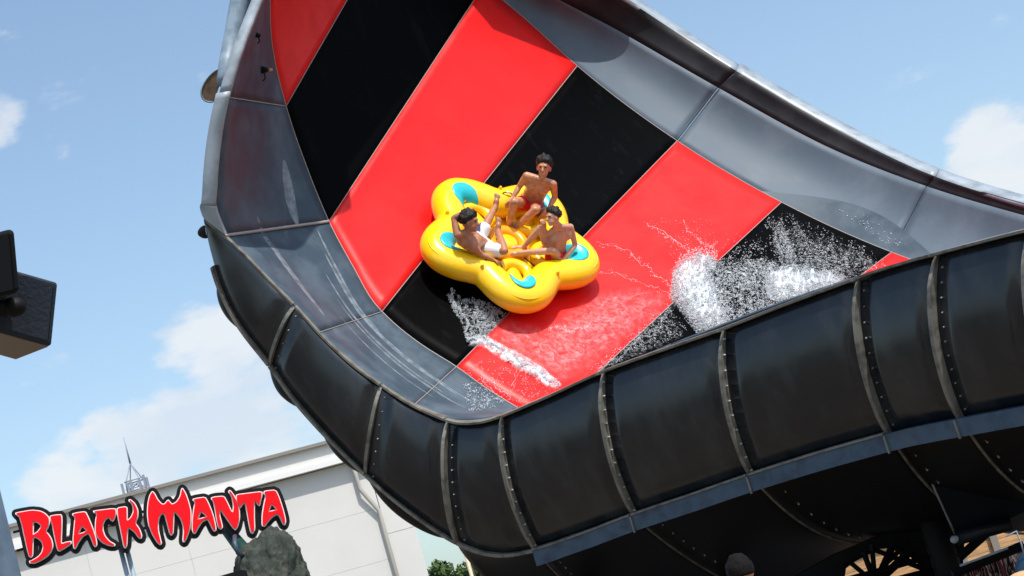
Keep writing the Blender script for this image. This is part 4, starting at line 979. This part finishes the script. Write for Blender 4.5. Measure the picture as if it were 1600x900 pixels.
bm = bmesh.new(); box(bm, (cor0 + left0) / 2 - wnn * 10 + Z * (HH - .5), wd * 41.5, wnn * 19, Z * .3); bobj('roof', bm, M_HALL2, hall, False)
# antenna mast on the hall roof
ab = at_h(214, 765, HH + .2); mast = empty('antenna_mast', ab - Z * .5, 'slender lattice antenna mast with small panel aerials on the hall roof', 'antenna')
sc_ = (ab - CAM_POS).length / F_PX
def mp(dx, dz): return ab + X * (dx * sc_) + Z * (dz * sc_)
bm = bmesh.new(); tube(bm, [mp(0, 40), mp(0, 84)], lambda t: .035 - .025 * t, 6); bobj('whip', bm, M_MAST, mast)
for sx_ in (-1, 1):
    for yy in (-.3, .3):
        bm = bmesh.new(); tube(bm, [mp(0, 42), mp(sx_ * 11, 12) + Y * yy, mp(sx_ * 12, -12) + Y * yy], .02, 6); bobj('leg', bm, M_MAST, mast)
bm = bmesh.new()
for z_ in (14, 2): tube(bm, [mp(-13, z_) - Y * .3, mp(13, z_) - Y * .3], .02, 6); tube(bm, [mp(-13, z_) + Y * .3, mp(13, z_) + Y * .3], .02, 6)
for a, b in ((-12, 12), (12, -12)): tube(bm, [mp(a, 2), mp(b, 14)], .02, 6)
bobj('crossbars', bm, M_MAST, mast)
for dx, dz in ((-17, 4), (-8, 3), (10, 5), (18, 8), (22, 3), (-3, 6)):
    bm = bmesh.new(); box(bm, mp(dx, dz) - Y * .35, X * .07, Y * .06, Z * .36); bobj('panel_aerial', bm, M_MAST, mast, False)

# ------------------------------------------------------------------ trees beyond
def tree(px, py, d, rw, rh, label, seed):
    top = W(px, py, d); base = Vector((top.x, top.y, 0)); rnd = random.Random(seed)
    root = empty('tree', base, label, 'tree', 'trees beyond the hall')
    bm = bmesh.new(); h = top.z; tube(bm, [base, base + Z * h * .5 + X * .1, base + Z * h * .85], lambda t: .22 * (1 - t) + .04, 8)
    for i in range(7):
        a = rnd.random() * 6.28; s0 = base + Z * h * (.4 + .06 * i); tube(bm, [s0, s0 + Vector((math.cos(a) * rw * .5, math.sin(a) * rw * .5, rh * .4))], lambda t: .07 * (1 - t) + .02, 6)
    bobj('trunk', bm, M_BARK, root)
    cl = [(top - Z * rh + Vector((rnd.gauss(0, rw * .45), rnd.gauss(0, rw * .45), rnd.uniform(-.8, .8) * rh)), rnd.uniform(.25, .5) * rw) for _ in range(26)]
    cl = [(c, min(r, max(.3, top.z - c.z))) for c, r in cl]
    vs, fs = [], []
    for c, r in cl:
        for _ in range(230):
            dv = Vector((rnd.gauss(0, 1), rnd.gauss(0, 1), rnd.gauss(0, 1))).normalized() * r * rnd.random() ** .35; p = c + dv
            u = Vector((rnd.gauss(0, 1), rnd.gauss(0, 1), rnd.gauss(0, 1))).normalized(); q = u.cross(dv + Vector((.01, .02, .03))).normalized(); s = rnd.uniform(.10, .2)
            k = len(vs); vs += [p - u * s, p + q * s * .5, p + u * s, p - q * s * .5]; fs.append((k, k + 1, k + 2, k + 3))
    pobj('crown', vs, fs, M_LEAF, root, smooth=False)
tree(683, 874, 105, 1.6, 2.6, 'dark round tree beside the right end of the white hall', 1)
tree(735, 864, 95, 1.7, 3.4, 'taller bushy green tree behind the thin beige pole', 2)
tree(707, 896, 120, 1.6, 2.4, 'low tree in the gap between the two taller trees', 5)
tree(768, 876, 100, 1.8, 3.0, 'yellowish green tree partly hidden behind the slide', 3)
tp = W(723, 850, 45); bm = bmesh.new(); tube(bm, [Vector((tp.x, tp.y, 0)), tp], .045, 10); o = bobj('lamp_post', bm, mat('beige paint', (.5, .42, .3), .5)); tag(o, 'thin beige pole in front of the green trees', 'pole')

# ------------------------------------------------------------------ under the slide, lower right
def sbar(px1, py1, px2, py2, d, r, name, parent, mt=M_STEEL, d2=None):
    bm = bmesh.new(); a, b = W(px1, py1, d), W(px2, py2, d2 or d); tube(bm, [a, b], r, 4); return bobj(name, bm, mt, parent, False)
truss = empty('steel_truss', W(1380, 905, 22.5), 'black steel truss with fan of struts under the slide', 'truss')
for (x1, y1, x2, y2, r) in [(1368, 912, 1330, 880, .03), (1368, 912, 1349, 862, .035), (1368, 912, 1362, 850, .03), (1368, 912, 1396, 850, .045), (1368, 912, 1428, 856, .05), (1375, 914, 1460, 892, .05),
                            (1318, 884, 1364, 860, .02), (1364, 858, 1450, 892, .03), (1385, 880, 1420, 846, .03), (1395, 852, 1420, 876, .03)]:
    sbar(x1, y1, x2, y2, 23.5, r, 'strut', truss)
for PP in ([(1180, 960), (1200, 925), (1300, 868), (1400, 825), (1400, 856), (1372, 858), (1345, 870), (1322, 888), (1312, 960)], [(1400, 825), (1510, 800), (1500, 960), (1452, 960), (1441, 888), (1420, 868), (1400, 856)]):
    bm = bmesh.new(); prism(bm, [W(x, y, 23.9) for x, y in PP], FW * .05); bmesh.ops.recalc_face_normals(bm, faces=bm.faces); bobj('dark_fill_plate', bm, M_STEEL, truss, False)  # added black plates filling in for the dark structure beyond
sbar(1290, 915, 1480, 862, 23.4, .035, 'chord', truss)
c = W(1468, 850, 23.2)
col = empty('support_column', Vector((c.x, c.y, 0)), 'thick dark steel column carrying the slide at lower right', 'column')
bm = bmesh.new(); tube(bm, [Vector((c.x, c.y, 0)), c + Z * 1.2], .16, 20); bobj('shaft', bm, M_STEEL, col)
bm = bmesh.new(); box(bm, Vector((c.x, c.y, .02)), X * .7, Y * .7, Z * .04); bobj('base_plate', bm, M_STEEL, col, False)
M_GUS = mat('dark blue steel plate', (.004, .007, .012), .5, .3, var=.4, vscale=4)
bm = bmesh.new(); prism(bm, [W(1442, 724, 21.4), W(1495, 836, 21.9), W(1575, 812, 21.8), W(1640, 780, 21.6), W(1620, 690, 21.2)], FW * .06); bmesh.ops.recalc_face_normals(bm, faces=bm.faces); bobj('gusset_plate', bm, M_GUS, slide, False)
bm = bmesh.new(); tube(bm, [W(1442, 724, 21.38), W(1492, 834, 21.88)], .012, 6); bobj('gusset_edge', bm, M_RIM, slide)
bm = bmesh.new(); tube(bm, [W(1494, 842, 21.8), W(1580, 818, 21.7)], .075, 16); bobj('cross_tube', bm, M_GUS, slide)
bm = bmesh.new(); capsule(bm, W(1491, 843, 21.75), W(1493, 842, 21.75), .045, .04, 12); bobj('tube_cap', bm, M_RIM, slide)
M_TANK = mat('blue painted tank', (.015, .045, .09), .45)
bm = bmesh.new(); c = W(1626, 892, 19); ellipsoid(bm, c, (X * .24, Y * .24, Z * .24), 24, 14); tube(bm, [Vector((c.x, c.y, 0)), c], .235, 24)
o = bobj('water_tank', bm, M_TANK); tag(o, 'rounded blue tank at the lower right edge', 'tank')
bm = bmesh.new(); tube(bm, [W(1572, 838, 18.9), W(1588, 830, 18.9), W(1596, 850, 18.9), W(1600, 866, 18.9)], .008, 6); o = bobj('hose', bm, M_POLE); tag(o, 'thin grey hose looping down to the blue tank', 'hose')
# timber hut with plank front seen through the steelwork
ht = W(1530, 852, 34); hx = (W(1600, 832, 34) - W(1460, 873.5, 34)); hx.z = 0; hx.normalize()
hut = empty('timber_hut', Vector((ht.x, ht.y, 0)), 'sunlit hut of pale timber planks seen below the slide', 'hut')
for i in range(13):
    bm = bmesh.new(); box(bm, Vector((ht.x, ht.y, 0)) - hx * 1.1 + Z * (.09 + .155 * i), hx * 5.4, Y * (.06 + .01 * (i % 2)), Z * .148); bobj('plank', bm, M_WOOD, hut, False)
for s in (-2.6, -.35, .25, 1.5):
    bm = bmesh.new(); box(bm, Vector((ht.x, ht.y, 1.0)) + hx * s - Y * .09, hx * .12, Y * .08, Z * 2.04); bobj('post', bm, M_HALL2, hut, False)
bm = bmesh.new(); box(bm, Vector((ht.x, ht.y, 2.15)) - hx * .6 + Y * .6, hx * 4.8, Y * 1.8, Z * .12); bobj('roof', bm, M_WOOD, hut, False)
sbar(1488, 897, 1600, 852, 21, .05, 'rail', col); sbar(1500, 884, 1575, 856, 20.8, .012, 'rail', col, M_RIM)
sbar(1498, 872, 1545, 830, 22, .05, 'brace', col)
cd = W(1535, 888, 26); vs, fs = [], []
for i in range(41):
    for j in range(9):
        x = -0.62 + 1.24 * i / 40; vs.append(cd + hx * x + Y * (.06 * math.sin(i * 1.1)) + Z * (.12 - .4 * j / 8 + .24 * (i / 40 - .5) * .0))
for i in range(40):
    for j in range(8): q = i * 9 + j; fs.append((q, q + 1, q + 10, q + 9))
o = pobj('drape', vs, fs, M_DRAPE); solid(o, .01); tag(o, 'pleated red and white patterned drape hanging under a rail at lower right', 'drape')
bm = bmesh.new(); cc = W(1605, 925, 12); vv = ellipsoid(bm, cc, (X * .17, Y * .17, Z * .13), 20, 12); tube(bm, [Vector((cc.x, cc.y, 0)), Vector((cc.x, cc.y, cc.z))], .165, 20)
o = bobj('wooden_bollard', bm, M_WOOD); tag(o, 'round topped tan bollard in the bottom right corner', 'bollard')
# further columns carrying the slide, reaching the ground
for (px, py, d, z1) in [(1120, 860, 25.5, 0), (900, 880, 25.6, 0)]:
    p = W(px, py, d); q = empty('support_column', Vector((p.x, p.y, 0)), {1120: 'dark steel column hidden in shade below the middle of the slide', 900: 'dark steel column below the left bend of the slide'}[px], 'column')
    bm = bmesh.new(); tube(bm, [Vector((p.x, p.y, 0)), p + Z * .4], .15, 16); bobj('shaft', bm, M_STEEL, q)

# ------------------------------------------------------------------ ground
vs = [(-2500, -600, 0), (2500, -600, 0), (2500, 4500, 0), (-2500, 4500, 0)]
o = pobj('ground', [Vector(v) for v in vs], [(0, 1, 2, 3)], mat('dry ground', (.11, .10, .07), .9, .1, var=.4, vscale=.02), None, False); tag(o, kind='structure')
vs = [(-25, -10, .004), (25, -10, .004), (25, 48, .004), (-25, 48, .004)]
o = pobj('pool_deck', [Vector(v) for v in vs], [(0, 1, 2, 3)], M_DECK, None, False); tag(o, kind='structure')
